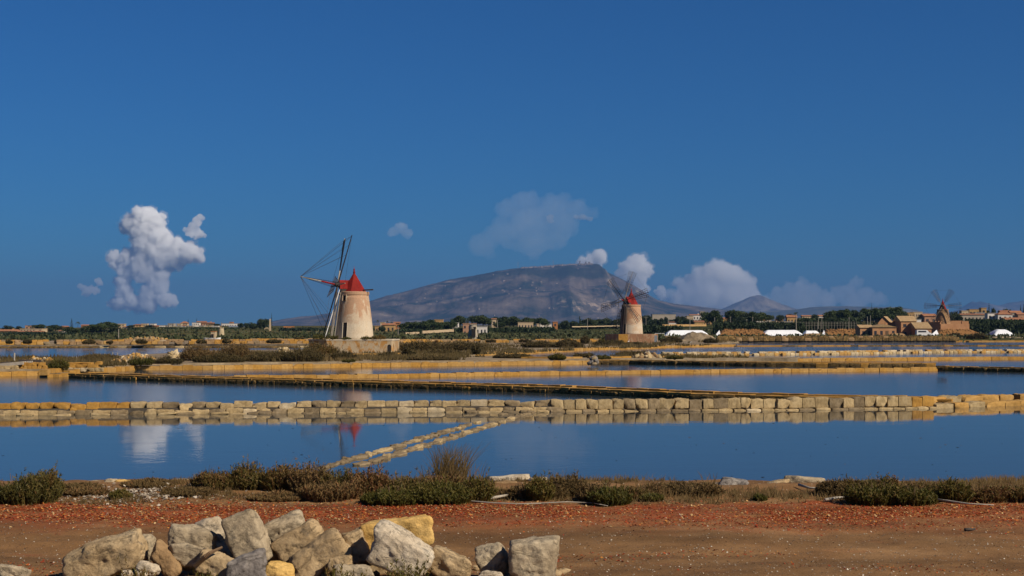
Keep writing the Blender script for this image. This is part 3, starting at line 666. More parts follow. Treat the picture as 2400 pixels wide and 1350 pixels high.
dike('stone_bank', 'dark stone bank along the left far pond', 'bank', px_pts((-60, 815.5), (150, 815.3), (400, 815), (770, 815)),
     [(.0, -.15, .42, 1.5, .9, mf1(('algae_stone', 5), ('grey_stone', 1)), ROUNDBLOCKS)], seed=32, fill=(.2, 1.5, .2, M['mud']))
def bank_mat(x, r): return M[r.choices(['tufa', 'tufa_pale', 'b_brown', 'wet_stone'], [4, 1, 5, 1])[0]]
dike('stone_bank', 'yellow stone bank behind the left far pond', 'bank', [G(-40, 807.5, .35), G(200, 806.5, .35), G(400, 806, .35), G(560, 805.5, .35), G(760, 805, .35)],
     [(.0, .25, .55, 1.1, .8, bank_mat, BLOCKS), (.5, .65, .45, 1.0, .8, bank_mat, BLOCKS)], seed=33, clip=lambda x, y, r: r.random() < .88)
dike('stone_bank', 'yellow stone bank running right from the left windmill', 'bank', [G(935, 804.5, .35), G(1060, 803.5, .35), G(1200, 803, .35), G(1340, 802.5, .35), G(1420, 802.3, .35)],
     [(.0, .25, .55, 1.1, .8, bank_mat, BLOCKS), (.6, .6, .40, 1.1, .8, bank_mat, BLOCKS)], seed=34, clip=lambda x, y, r: r.random() < .9)
dike('stone_bank', 'reddish yellow stone bank above the bank behind the left far pond', 'bank', [G(590, 800.2, .6), G(680, 799.8, .6), G(770, 799.4, .6)],
     [(.0, .5, .6, 1.2, .8, bank_mat, BLOCKS)], seed=35)
def dark_bank(x, r): return M[r.choices(['algae_stone', 'b_brown'], [8, 1])[0]]
dike('stone_bank', 'dark rubble bank below the salt heaps and the red farm buildings', 'bank', [G(1685, 799.6, .35), G(1830, 799.3, .35), G(2020, 799, .35), G(2242, 798.6, .35)],
     [(.0, .3, .75, 1.3, .9, dark_bank, ROUNDBLOCKS), (.4, .9, .5, 1.2, .8, dark_bank, ROUNDBLOCKS)], seed=36, fill=(.3, 1.2, .9, M['mud']))

# ------------------------------------------------------------------ double line of stones wading across the near pond
def causeway(label, a, b, seed, keep):
    A, B = G(*a), G(*b); total = (B - A).length; rr = random.Random(seed); root = thing('stone_line', label, 'stone line', (A.x, A.y, 0), 'lines of stepping stones in the near pond'); s = 0
    d = (B - A).normalized(); ang = math.atan2(d.y, d.x)
    while s < total:
        t = s / total; L = rr.uniform(.28, .50); p = A.lerp(B, t)
        if keep(t, rr):
            zz = rr.uniform(-.025, .005)
            link('stone', rr.choice(ROUNDBLOCKS), root, (p.x - A.x + rr.gauss(0, .035), p.y - A.y + rr.gauss(0, .035), zz), (rr.gauss(0, .1), rr.gauss(0, .1), ang + rr.gauss(0, .16)), (L / BL, rr.uniform(.34, .5), rr.uniform(.32, .55)), M[rr.choices(['tufa_pale', 'grey_stone', 'wet_stone'], [0, 2, 9])[0]])
        s += L * .93
    return root
causeway('right hand line of the two diagonal lines of stones in the near pond', (1248, 967), (838, 1093), 3, lambda t, r: r.random() < (.99 if t < .72 else .75))
causeway('left hand broken line of the two diagonal lines of stones in the near pond', (1182, 971), (755, 1098), 4, lambda t, r: r.random() < (.35 if t < .3 else .9))

# ------------------------------------------------------------------ ruined walls, shelter and rubble at the left
RO = 0
def stack(name, label, cat, items, loc, group=None):
    root = thing(name, label, cat, loc, group)
    for px0, px1, py0, py1, D, dep, mname in items:
        c = W((px0 + px1) / 2, (py0 + py1) / 2, D); w = (px1 - px0) * D / F; h = (py1 - py0) * D / F
        link('stone_block', rng.choice(BLOCKS), root, (c.x - loc[0], c.y - loc[1] + dep / 2, c.z - loc[2]), (rng.gauss(0, .02), rng.gauss(0, .02), rng.gauss(0, .05)), (w / BL, dep / BW, h / BH), M[mname])
    return root
p0 = W(60, 866, 88.2); D0 = p0.y
it = []
for k in range(6): it.append((40 + k * 11 + rng.uniform(-1, 1), 52 + k * 11, 858 + rng.uniform(-1, 1), 868, D0, .5, rng.choice(['tufa', 'tufa', 'tufa_pale'])))
for k in range(4): it.append((46 + k * 14, 60 + k * 14, 850.5 + rng.uniform(-1, 2), 858.5, D0 + .1, .5, 'tufa'))
for k in range(5): it.append((40 + k * 13, 53 + k * 13, 867, 875, D0 - .1, .5, rng.choice(['grey_stone', 'pale_stone'])))
stack('ruined_wall', 'stub of ruined yellow block wall left of the round dark bush', 'wall', it, p0)
p1 = W(195, 866, 88.6); D1 = p1.y; it = []
for k in range(5): it.append((154 + k * 17, 170.5 + k * 17, 862, 871.5, D1, .5, rng.choice(['grey_stone', 'pale_stone'])))
for k in range(3): it.append((152 + k * 26, 177 + k * 26, 854, 862.5, D1 + .1, .5, rng.choice(['tufa', 'tufa', 'grey_stone'])))
for a, b in ((158, 190), (188, 214)): it.append((a, b, 849.5, 855, D1 + .2, .6, 'tufa'))
it.append((221, 236, 847.5, 855, D1 + .2, .5, 'tufa'))
stack('ruined_wall', 'stub of ruined wall right of the round dark bush, yellow slabs on grey blocks', 'wall', it, p1)
dike('low_dike', 'low yellow kerb at the left edge in front of the ruined walls', 'dike', px_pts((-40, 883), (60, 881), (109, 879.5)),
     [(.0, -.12, .40, 1.0, .5, mf1(('tufa', 3), ('tufa_pale', 2)), NEATBLOCKS)], seed=41, fill=(.2, 1.8, .22, M['marsh']))
dike('low_dike', 'short yellow kerb at the pond corner below the round dark bush', 'dike', px_pts((116, 884.5), (140, 884.3), (168, 881.5)),
     [(.0, -.12, .32, .7, .5, mf1(('tufa', 3), ('tufa_pale', 2)), NEATBLOCKS), (.6, .12, .35, .6, .5, mf1(('tufa', 3), ('tufa_pale', 2)), NEATBLOCKS)], seed=42, fill=(.2, 1.2, .22, M['marsh']))
t = thing('shelter', 'small low shelter with a sloping grey board roof at the left edge', 'shelter', W(15, 866, 88.2)); L0 = t.location.copy(); Dm = L0.y
mb = MB(); a, b_ = W(-30, 858.5, Dm), W(56, 850.5, Dm)
for k in range(5):
    mq = MB(); y0 = -.1 + k * .42; mq.bar((a.x - L0.x, y0, a.z - L0.z), (b_.x - L0.x, y0, b_.z - L0.z), .14, n=4)
    mq.build('roof_board', M['wood_grey'], t)
for px in (37, 5):
    q = W(px, 860, Dm); mb.box((q.x - L0.x, .8, .2), (.14, 1.8, .5))
mb.build('support', M['wood_dark'], t)
mq = MB(); q = W(46, 862, Dm); mq.box((q.x - L0.x, 1.9, .2), (1.4, .1, .75)); mq.build('back_panel', M['wood_dark'], t)
q0, q1 = W(-20, 868, Dm), W(36, 868, Dm)
for k in range(4): link('stone_block', rng.choice(BLOCKS), t, (q0.x - L0.x + k * (q1.x - q0.x) / 3.4 + .2, 0, .08), (0, 0, rng.gauss(0, .04)), ((q1.x - q0.x) / 3.5 / BL, 1, 1.5), M['grey_stone'])

def rockmesh(seed, sub=2, dims=(1, .8, .7), npl=7, amp=.05, p=12, jit=.16):
    D_, Fa = ICO[sub]; r = np.random.RandomState(seed); nl = [np.eye(3)[k] * s for k in range(3) for s in (-1, 1)]
    pl = []
    for v in nl:
        q = v + r.normal(0, jit, 3); pl.append((q / np.linalg.norm(q), .5 * r.uniform(.92, 1.08)))
    for k in range(npl):
        q = r.normal(0, 1, 3); q /= np.linalg.norm(q); pl.append((q, r.uniform(.50, .66)))
    acc = np.zeros(len(D_))
    for n_, d_ in pl:
        c = np.maximum(D_ @ n_, 1e-4); acc += (d_ / c) ** (-p)
    rad = acc ** (-1 / p); P = D_ * rad[:, None]
    if amp: P = P * (1 + amp * fbm(P * 3 + seed, 4, seed)[:, None] + amp * .5 * fbm(P * 9 + seed, 4, seed + 5)[:, None])
    return P * np.array(dims), Fa
RUBBLE = []
for k in range(8):
    V, Fa = rockmesh(100 + k, 2); RUBBLE.append(npmesh('stone', V, Fa, M['pale_stone'], False))
def heap(name, label, cx, cyp, z, wpx, hm, n, mats, size, dep=.5, seed=1, group=None, soil='marsh'):
    c = G(cx, cyp, z); rr = random.Random(seed); w = wpx * c.y / F / 2; root = thing(name, label, 'rubble heap', c, group)
    mb = MB(); nseg = 14
    mb.lathe([(1.0, -.1), (.8, .35 * hm), (.45, .72 * hm), (.05, .86 * hm)], nseg); mb.v = [(x * w, y * w * dep * 1.4, zz) for x, y, zz in mb.v]; mb.build('heap_core', M[soil], root)
    for k in range(n):
        a = rr.uniform(0, 6.283); q = math.sqrt(rr.random()); x, y = math.cos(a) * q * w, math.sin(a) * q * w * dep * 1.4
        zz = hm * max(0, .86 * (1 - q ** 1.6)); s = size * rr.uniform(.5, 1.3)
        link('stone', rr.choice(RUBBLE), root, (x, y, zz), (rr.uniform(0, 6), rr.uniform(0, 6), rr.uniform(0, 6)), (s, s * .8, s * .7), M[rr.choice(mats)])
    return root
heap('rubble_heap', 'broad heap of pinkish rubble left of the big dry bushes', 318, 852, .3, 118, .75, 150, ['tufa_pale', 'pale_stone', 'tufa_pale', 'b_brown'], .34, .6, 3)
heap('rubble_heap', 'small pale rubble heap between pinkish heap and dry bushes', 410, 840, .3, 38, .6, 40, ['pale_stone', 'grey_stone'], .45, .6, 5)
heap('rubble_heap', 'low scatter of yellow stones above the left ruined wall', 92, 851, .3, 95, .35, 50, ['tufa_pale', 'tufa', 'pale_stone'], .4, .6, 6)
heap('rubble_heap', 'grey jumble of stones on the kerb at the broken dike corner', 1392, 850.5, .3, 16, .5, 14, ['b_dark', 'grey_stone'], .5, .6, 7)
heap('rubble_heap', 'scatter of mixed stones on the strip below the middle windmill', 1520, 840.5, .3, 60, .35, 34, ['pale_stone', 'b_brown', 'grey_stone'], .6, .3, 8)
heap('rubble_heap', 'flat pale stone heap beside the bushes left of the white windmill', 668, 829, .35, 34, .55, 36, ['pale_stone', 'grey_stone'], .6, .6, 9)
heap('rubble_heap', 'reddish rubble heap before the distant left tower fields', 345, 800.0, .35, 120, .8, 90, ['tufa_pale', 'b_brown', 'grey_stone'], .8, .3, 10)
# ------------------------------------------------------------------ windmills
def plaster(name, lime, warm, stain, zlo, zhi, patch=None):
    m, nt, b = new_mat(name); tc = nd(nt, 'ShaderNodeTexCoord'); v = tc.outputs['Object']
    sp = nd(nt, 'ShaderNodeSeparateXYZ', {0: v})
    n = noise(nt, v, .8, 6, .65, .5); w = nd(nt, 'ShaderNodeMath', {0: n, 1: 2.6}, operation='MULTIPLY')
    z = nd(nt, 'ShaderNodeMath', {0: sp.outputs[2], 1: w.outputs[0]}, operation='ADD')
    k = nd(nt, 'ShaderNodeMapRange', {0: z.outputs[0], 1: zlo, 2: zhi})
    col = mixc(nt, lime, warm, k.outputs[0])
    p = noise(nt, coords(nt, (1, 1, .55), False), 1.1, 8, .7, .6); pm = nd(nt, 'ShaderNodeMapRange', {0: p, 1: .50, 2: .57, 3: 0, 4: .9})
    col = mixc(nt, col, stain, pm.outputs[0])
    p2 = noise(nt, coords(nt, (1, 1, .35), False), 2.4, 7, .7); pm2 = nd(nt, 'ShaderNodeMapRange', {0: p2, 1: .57, 2: .66, 3: 0, 4: .6})
    col = mixc(nt, col, tuple(.45 * c for c in stain), pm2.outputs[0])
    f = noise(nt, v, 9, 6, .7); fm = nd(nt, 'ShaderNodeMapRange', {0: f, 1: .3, 2: .7, 3: .8, 4: 1.12}); col = mixc(nt, col, fm.outputs[0], 1.0, 'MULTIPLY')
    nt.links.new(col, b.inputs['Base Color']); b.inputs['Roughness'].default_value = .95; b.inputs['Specular IOR Level'].default_value = .15
    bp = nd(nt, 'ShaderNodeBump', {'Height': f, 'Strength': .5, 'Distance': .05}); nt.links.new(bp.outputs[0], b.inputs['Normal'])
    return m
def lattice_sail(r, t, a, hub, Rr, wd, pitch, th, r0=.30, nc=9, q0=.5):
    s = (t * math.cos(pitch) + a * math.sin(pitch)); mb = MB()
    for k in (-1, -.5, .5, 1):
        mb.bar(hub + r * (r0 * Rr) + s * (wd * k * q0), hub + r * (.97 * Rr) + s * (wd * k), th, n=3)
    for i in range(nc):
        q = r0 + (.97 - r0) * i / (nc - 1); ww = wd * (q0 + (1 - q0) * i / (nc - 1))
        mb.bar(hub + r * (q * Rr) - s * ww, hub + r * (q * Rr) + s * ww, th * .7, n=3)
    return mb
def windmill(label, loc, r0, r1, ht, capr, caph, alpha, tilt, hubd, hubz, Rr, psi0, mats, sailw, th, stay=True, toward=1, bow=4.0, door_az=None, win_az=None, finial=True, fshow=1.0, ribs=0, sails=(1, 1, 1, 1, 1, 1)):
    t = thing('windmill', label, 'windmill', loc); tw, cap_m = mats
    n = 40; prof = []
    for k in range(13):
        z = -.15 + (ht - .35 + .15) * k / 12; q = k / 12; prof.append((r0 + (r1 - r0) * q + .05 * math.sin(q * 3.1), z))
    tower = MB().lathe(prof, n).build('tower', tw, t, smooth=True)
    MB().lathe([(r1 * .99, ht - .37), (r1 + .07, ht - .34), (r1 + .08, ht - .05), (r1 + .02, ht), (r1 - .4, ht + .03)], n).build('cornice', tw, t)
    def recess(az, zc, w, h, arch=False, name='door', frame=None):
        rr_ = r0 + (r1 - r0) * (zc / ht); o = Vector((math.cos(az), math.sin(az), 0)); s = Vector((-o.y, o.x, 0))
        c = o * (rr_ + .035); mb = MB(); p = [c - s * w / 2, c + s * w / 2]
        sl = (r0 - r1) / ht
        def pt(k, z, d): return p[k] + o * (d - sl * (z - zc)) + Vector((0, 0, z - p[k].z))
        z0, z1 = zc - h / 2, zc + h / 2
        mb.add([pt(0, z0, 0), pt(1, z0, 0), pt(1, z1, 0), pt(0, z1, 0), pt(0, z0, -.3), pt(1, z0, -.3), pt(1, z1, -.3), pt(0, z1, -.3)],
               [(0, 1, 2, 3), (1, 0, 4, 5), (2, 1, 5, 6), (3, 2, 6, 7), (0, 3, 7, 4)])
        d = mb.build(name, M['black_in'], tower)
        fb = MB()
        for A, B in ((pt(0, z0, .02), pt(0, z1, .02)), (pt(0, z1, .02), pt(1, z1, .02)), (pt(1, z1, .02), pt(1, z0, .02))): fb.bar(A, B, .055, n=4)
        fb.build(name + '_surround', frame or tw, tower)
    if door_az is not None: recess(door_az, .92, .55, 1.8)
    if win_az is not None: recess(win_az, ht - .68, .48, .62, name='window')
    # cap: eight sided pyramid with a gabled hood over the windshaft
    ch = Vector((-math.cos(alpha), -math.sin(alpha) * toward, 0)); sd = Vector((-ch.y, ch.x, 0)); z0 = ht + .02
    mb = MB(); m8 = 8; off = math.atan2(ch.y, ch.x) + math.pi / 8
    ring = [(capr * math.cos(off + i * math.pi / 4), capr * math.sin(off + i * math.pi / 4), z0) for i in range(m8)] + [(.09 * math.cos(off + i * math.pi / 4), .09 * math.sin(off + i * math.pi / 4), z0 + caph) for i in range(m8)]
    mb.add(ring, [(i, (i + 1) % 8, 8 + (i + 1) % 8, 8 + i) for i in range(8)] + [tuple(range(7, -1, -1)), tuple(range(8, 16))]); cap = mb.build('cap', cap_m, t)
    hb_ = MB(); fw, fh = .52 * capr, .62 * caph
    f0 = ch * (capr * 1.22); b0 = ch * (capr * .1); zz = z0 + caph * .14
    P = [f0 - sd * fw, f0 + sd * fw, b0 - sd * fw, b0 + sd * fw, f0, b0]
    V = [P[0] + Vector((0, 0, zz)), P[1] + Vector((0, 0, zz)), P[2] + Vector((0, 0, zz)), P[3] + Vector((0, 0, zz)), P[4] + Vector((0, 0, z0 + fh)), P[5] + Vector((0, 0, z0 + fh))]
    hb_.add(V, [(0, 4, 5, 2), (4, 1, 3, 5)]); hb_.build('hood', cap_m, cap)
    g_ = MB(); fi = ch * (capr * 1.12)
    g_.add([fi - sd * fw * .95 + Vector((0, 0, z0)), fi + sd * fw * .95 + Vector((0, 0, z0)), fi + sd * fw * .95 + Vector((0, 0, zz)), fi + Vector((0, 0, z0 + fh - .05)), fi - sd * fw * .95 + Vector((0, 0, zz)), fi * .4 - sd * fw * .95 + Vector((0, 0, z0)), fi * .4 + sd * fw * .95 + Vector((0, 0, z0)), fi * .4 + sd * fw * .95 + Vector((0, 0, zz)), fi * .4 - sd * fw * .95 + Vector((0, 0, zz))],
           [(0, 1, 2, 3, 4), (1, 6, 7, 2), (5, 0, 4, 8)]); g_.build('gable', M['wood_dark'], cap)
    if finial: MB().lathe([(.10, z0 + caph - .1), (.14, z0 + caph + .1), (.07, z0 + caph + .25), (.11, z0 + caph + .36), (.03, z0 + caph + .5), (.015, z0 + caph + .75)], 8).build('finial', cap_m, cap, smooth=True)
    if ribs:
        for i in range(8):
            a0, a1 = Vector(ring[i]), Vector(ring[8 + i]); MB().bar(a0, a1, .03, n=4).build('rib', cap_m, cap)
    # windshaft, hub, bowsprit
    a = Vector((ch.x * math.cos(tilt), ch.y * math.cos(tilt), math.sin(tilt))); hub = ch * hubd + Vector((0, 0, hubz))
    MB().bar(hub - a * (hubd * .9), hub + a * .3, .17, n=8).build('windshaft', M['wood_dark'], t)
    MB().bar(hub - a * .22, hub + a * .22, .28, n=8).build('hub', M['wood_dark'], t)
    tip = hub + a * bow
    bs = MB(); bs.bar(hub + a * .2, tip, .085, .05, 6); bs.build('bowsprit', M['wood_grey'], t)
    b2 = MB(); b2.bar(hub + a * .2, hub + a * (.2 + min(1.6, bow * .5)), .10, .09, 6); b2.build('bowsprit_root', cap_m, t)
    e2 = a.cross(Vector((0, 0, 1))).normalized(); e1 = e2.cross(a).normalized(); tips = []
    for k in range(6):
        ps = psi0 + k * math.pi / 3; r = e1 * math.cos(ps) + e2 * math.sin(ps); tg = -e1 * math.sin(ps) + e2 * math.cos(ps)
        am = MB(); am.bar(hub, hub + r * Rr, .085 * fshow, .05 * fshow, 5); arm = am.build('sail_arm', M['wood_dark'] if k % 2 else M['wood_grey'], t)
        if sails[k]: lattice_sail(r, tg, a, hub, Rr, sailw * sails[k], RAD(9), th).build('sail_lattice', M['wood_dark'], arm)
        tips.append(hub + r * Rr * .98)
    rp = MB()
    for k in range(6):
        rp.bar(tips[k], tips[(k + 1) % 6], th * .42, n=3)
        if stay: rp.bar(tips[k], tip, th * .55, n=3); rp.bar(hub + (tips[k] - hub) * .62, tip, th * .45, n=3); rp.bar(hub + (tips[k] - hub) * .82, tip, th * .4, n=3)
    rp.build('rigging', M['rope'], t)
    bm_ = MB(); e = -ch * r1 + Vector((0, 0, ht + .06))
    return t, ch, sd, hub, tip
def arch_panel(mb, c, o, w, h, d=.35, n=8):
    s = Vector((-o.y, o.x, 0)); pts = [(-w / 2, 0), (w / 2, 0)] + [(w / 2 * math.cos(math.pi * k / n), h - w / 2 + w / 2 * math.sin(math.pi * k / n)) for k in range(n + 1)]
    V = [c + s * x + Vector((0, 0, z)) for x, z in pts]; mb.add(V, [tuple(range(len(V)))]); return mb

# left windmill
MP1 = .0462; loc1 = W(830, 795, 154.0)
M['pl_pink'] = plaster('lime_and_pink_plaster', (.47, .39, .285), (.37, .225, .135), (.46, .365, .255), 2.9, 3.9)
M['pl_base'] = plaster('stained_platform_plaster', (.37, .29, .19), (.35, .25, .14), (.34, .165, .04), 0.2, 2.5)
t1, ch1, sd1, hub1, tip1 = windmill('nearest windmill, pale plastered tower with red cap, rope stays and long bowsprit', loc1,
    2.12, 1.56, 5.13, 1.30, 2.0, RAD(14), RAD(12.4), 1.78, 5.86, 6.15, RAD(30), (M['pl_pink'], M['red_paint']), 1.0, .030, bow=4.1, door_az=RAD(-112), win_az=RAD(-121), ribs=0, sails=(.32, 1.25, .7, .45, 0, 0))
pf = MB(); poly = [(-2.5, -3.7), (4.35, -3.6), (4.65, -3.0), (4.6, 3.6), (-4.2, 3.8), (-4.75, 2.6), (-4.75, -1.2)]
pf.prism(poly, -1.75, -.12); plat = pf.build('platform', M['pl_base'], t1)
pc = MB(); pc.prism([(x * 1.012, y * 1.012) for x, y in poly], -.12, .01); pc.build('platform_rim', M['pl_pink'], plat)
arch_panel(MB(), Vector((4.12, -3.618, -1.48)), Vector((0, -1, 0)), .40, .95).build('arched_opening', M['black_in'], plat)
MB().bar((1.0, -.5, 5.30), (2.15, -.9, 5.34), .10, n=4).build('beam', M['wood_dark'], t1)
lad = MB()
for k, (x, y) in enumerate(((-1.85, -1.15), (-1.6, -1.35), (-2.1, -.6), (-1.95, -.9))):
    lad.bar((x - .35, y - .25, -.05), (x * .82, y * .82, 5.05), .045, n=4)
lad.build('leaning_poles', M['wood_grey'], t1)
tp = MB(); tp.bar((-1.4, -.9, 5.5), (-2.95, -1.9, 0), .05, n=4); tp.build('tail_pole', M['white_paint'], t1)

# middle windmill
MP2 = .0765; loc2 = W(1479.5, 783, 255.0)
M['pl_red'] = plaster('pinkish_brown_plaster', (.47, .39, .29), (.36, .205, .12), (.44, .32, .21), 2.8, 3.7)
M['pl_red2'] = plaster('reddish_platform_plaster', (.28, .145, .078), (.26, .13, .07), (.34, .22, .13), .2, 1.2)
t2, ch2, sd2, hub2, tip2 = windmill('middle windmill with six lattice sails, red cap and pinkish tower before the mountain', loc2,
    2.1, 1.66, 5.25, 1.28, 2.3, RAD(48), RAD(8), 2.05, 6.0, 5.4, RAD(-15), (M['pl_red'], M['red_paint']), .78, .034, bow=1.6, door_az=RAD(-128))
pf = MB(); poly2 = [(-2.55, -3.6), (3.75, -3.5), (4.45, -3.1), (4.4, 3.3), (-3.8, 3.4), (-4.55, 2.2), (-4.5, -1.0)]
pf.prism(poly2, -1.75, 0.01); plat2 = pf.build('platform', M['pl_red2'], t2)
b2 = MB(); b2.box((-1.72, -3.60, -.84), (1.65, .10, 1.66)); b2.build('stone_facing', M['tufa'], plat2)
b2 = MB(); b2.box((4.05, -3.40, -.92), (.55, .16, 1.42)); d2 = b2.build('door', plain('bluish_grey_door', (.16, .18, .20), .7), plat2)
lad = MB()
for x, y in ((-1.95, -1.2), (-1.7, -1.5), (-1.4, -1.8), (-1.1, -2.0)): lad.bar((x * 1.12, y * 1.12, .0), (x * .86, y * .86, 5.1), .11, n=4)
lad.build('leaning_poles', M['wood_dark'], t2)

# right windmill, rubble tower inside its walled yard
MP3 = .134; D3 = 447.0; loc3 = W(2209.5, 768, D3)
M['rubble_tower'] = earth('brown_rubble_masonry', [(.3, (.17, .095, .045)), (.5, (.28, .165, .08)), (.7, (.36, .225, .12))], 3, bump=.9, bscale=5, bdist=.12, fine=.45)
t3, ch3, sd3, hub3, tip3 = windmill('distant right windmill with dark red cap, bare rubble tower and wide lattice sails', loc3,
    2.45, 1.72, 5.75, 1.25, 2.85, RAD(72), RAD(6), 2.1, 6.85, 5.7, RAD(30), (M['rubble_tower'], M['red_paint']), .95, .042, bow=1.2, fshow=1.1)
M['yard'] = earth('terracotta_render', [(.3, (.34, .17, .078)), (.6, (.42, .22, .105)), (.8, (.45, .25, .13))], .5, bump=.2, bscale=3, fine=.15, rand=.03)
yx0, yx1 = (2172 - 2209.5) * MP3, (2262.5 - 2209.5) * MP3; zt = H - (759 - HY) / F * D3 - loc3.z
xm = (2196 - 2209.5) * MP3
yb = MB(); yb.box(((xm + yx1) / 2, -3.7, zt / 2 - 1.4), (yx1 - xm, .4, zt + 2.8)); yb.build('yard_wall', M['yard'], t3)
yb = MB(); d_ = Vector((xm - yx0, -5.5, 0)); yb.box(((xm + yx0) / 2, -.9, zt / 2 - 1.1), (d_.length, .4, zt + 3.3), math.atan2(-5.4, xm - yx0)); yb.build('yard_wall', M['yard'], t3)
yb = MB(); yb.box((yx1 - .2, .0, zt / 2 - 1.4), (.4, 7.0, zt + 2.8)); yb.build('yard_wall', M['yard'], t3)
yb = MB(); yb.box(((xm + yx1) / 2 + 1.2, 3.6, zt / 2 - .9), (yx1 - xm - 2.0, .4, zt + 3.8)); yb.build('yard_wall', M['yard'], t3)
yb = MB(); yb.box((yx1 - 1.2, -3.3, zt + .4), (2.1, .9, .9)); yb.build('corner_turret', M['yard'], t3)
yb = MB()
for k in range(6): yb.box((yx0 + .3 + k * .62, .9 - k * 1.0, zt + .75), (.35, .35, .3))
yb.build('battlement', M['yard'], t3)

# two ruined towers without sails
def ruin(label, px, pyb, pyt, D, w0, w1, mat, door=True, loc=None):
    m = D / F; b = W(px, pyb, D); h = (pyb - pyt) * m; t = thing('ruined_tower', label, 'tower', b); r0, r1 = w0 * m / 2, w1 * m / 2
    mb = MB(); n = 28; mb.lathe([(r0 * 1.02, -.6), (r0, 0), (r0 * .6 + r1 * .4, h * .45), (r1, h * .97)], n); k0 = len(mb.v)
    tow = mb.build('tower', mat, t, smooth=False)
    rim = MB(); rim.lathe([(r1 + .06, h * .955), (r1 + .07, h), (r1 - .35, h)], n)
    rr = random.Random(int(px)); rim.v = [(x, y, z + (rr.uniform(-.18, .12) if z > h * .97 else 0)) for x, y, z in rim.v]; rim.build('broken_rim', mat, t)
    if door:
        d = MB(); d.box((r0 * .15, -r0 * .93, .95), (.9, .5, 1.9)); d.build('door', M['black_in'], t)
        d = MB(); d.box((.5 * r1, -r1 * .86, h - .75), (.6, .4, .55)); d.build('window', M['black_in'], t)
    return t
M['ruin_grey'] = earth('grey_beige_masonry', [(.3, (.22, .18, .135)), (.5, (.32, .27, .20)), (.7, (.40, .34, .26))], 2.2, bump=.9, bscale=5, bdist=.1, fine=.35)
M['ruin_gold'] = earth('golden_beige_masonry', [(.3, (.30, .225, .13)), (.5, (.42, .33, .20)), (.7, (.48, .39, .25))], 2.2, bump=.6, bscale=4, bdist=.1, fine=.25)
ruin('roofless grey stone tower with a dark doorway, between the two nearer windmills', 1108.5, 790, 761, 330, 23, 17, M['ruin_grey'])
rt = ruin('small golden stump of a tower standing in the green fields on the left', 518.5, 792, 768.5, 400, 15.5, 11.5, M['ruin_gold'], False)
mb = MB(); mb.bar((.0, 0, 2.7), (.05, 0, 4.3), .09, n=4); mb.bar((-.35, 0, 2.75), (.02, 0, 3.5), .07, n=4); mb.build('roof_post', M['b_brown'], rt)
# ------------------------------------------------------------------ salt heaps and heaps roofed with tiles
def hip(name, label, px0, px1, pyt, D, top_in, mat, depth, group, zb=None, seed=0, cat='salt heap', noisy=.06):
    m = D / F; w = (px1 - px0) * m; c = W((px0 + px1) / 2, HY, D); zb = fz(c.x, D) - .3 if zb is None else zb
    zt = H - (pyt - HY) * m; ti = top_in * m; nx, ny = 44, 18; rr = random.Random(seed)
    u = np.linspace(-.5, .5, nx); v = np.linspace(-.5, .5, ny); X, Y = np.meshgrid(u * w, v * depth)
    ex = np.clip((w / 2 - np.abs(X)) / ti, 0, 1); ey = np.clip((depth / 2 - np.abs(Y)) / (depth * .42), 0, 1)
    e = np.minimum(ex, ey); e = 1 - (1 - e) ** 1.35
    P = np.stack([X * .5, Y * .5, X * 0 + seed], -1); Z = (zt - zb) * e * (1 + noisy * .4 * fbm(P, 3, seed)) + noisy * fbm(P * 2.6, 3, seed + 2) * (e > .02)
    V = np.stack([X, Y, Z], -1).reshape(-1, 3); i = np.arange(nx * ny).reshape(ny, nx)
    Fa = np.stack([i[:-1, :-1], i[:-1, 1:], i[1:, 1:], i[1:, :-1]], -1).reshape(-1, 4)
    o = link(name, npmesh(name, V, Fa, mat, True), None, (c.x, D + depth / 2, zb)); return tag(o, label, cat, group)
SG = 'white salt heaps along the far shore'; TG = 'salt heaps roofed with terracotta tiles'
hip('salt_heap', 'widest bare white salt heap, just right of the middle windmill', 1556, 1668, 774, 430, 20, M['salt'], 9, SG, seed=1)
hip('salt_heap', 'bare white salt heap between two tile covered heaps', 1786, 1890, 773.5, 432, 20, M['salt'], 9, SG, seed=2)
hip('salt_heap', 'small white salt heap behind a brick red pile', 1886, 1928, 775, 436, 10, M['salt'], 8, SG, seed=3)
hip('salt_heap', 'conical white salt heap near the right edge', 2328, 2386, 772, 440, 22, M['salt'], 9, SG, seed=4)
def tiled(label, px0, px1, pyt, D, ti, depth, seed, white_end=None):
    t = hip('tiled_heap', label, px0, px1, pyt, D, ti, M['tile'], depth, TG, seed=seed, noisy=.12)
    # loose tiles laid over the salt: the nearest ones stand proud
    rr = random.Random(seed); m = D / F; me = t.data; fs = [p for p in me.polygons if p.normal.y < .3 and p.center.z > .15]
    for k in range(130):
        p = rr.choice(fs); link('roof_tile', TILE, t, p.center + p.normal * .05, (rr.gauss(.35, .2), rr.gauss(0, .25), rr.gauss(0, .4)), (rr.uniform(.8, 1.2),) * 3)
    if white_end:
        a, b = white_end; mm = MB(); wd = (b - a) * m; hh = H - (pyt - HY) * m - t.location.z; dx = ((a + b) / 2 - (px0 + px1) / 2) * m
        mm.add([(dx - wd / 2, -depth * .45, 0), (dx + wd / 2, -depth * .5, 0), (dx + wd / 2, -depth * .12, hh * .97), (dx + wd / 2, depth * .4, 0), (dx - wd / 2, depth * .35, 0)], [(0, 1, 2), (0, 2, 3, 4), (1, 3, 2)])
        mm.build('exposed_salt', M['salt'], t)
    return t
mbt = MB(); nseg = 5; pr = []
for y in (-.32, .32):
    for k in range(nseg + 1):
        a = math.pi * k / nseg; pr.append((.20 * math.cos(a), y, .12 * math.sin(a)))
mbt.add(pr, [(k, k + 1, nseg + 2 + k, nseg + 1 + k) for k in range(nseg)])
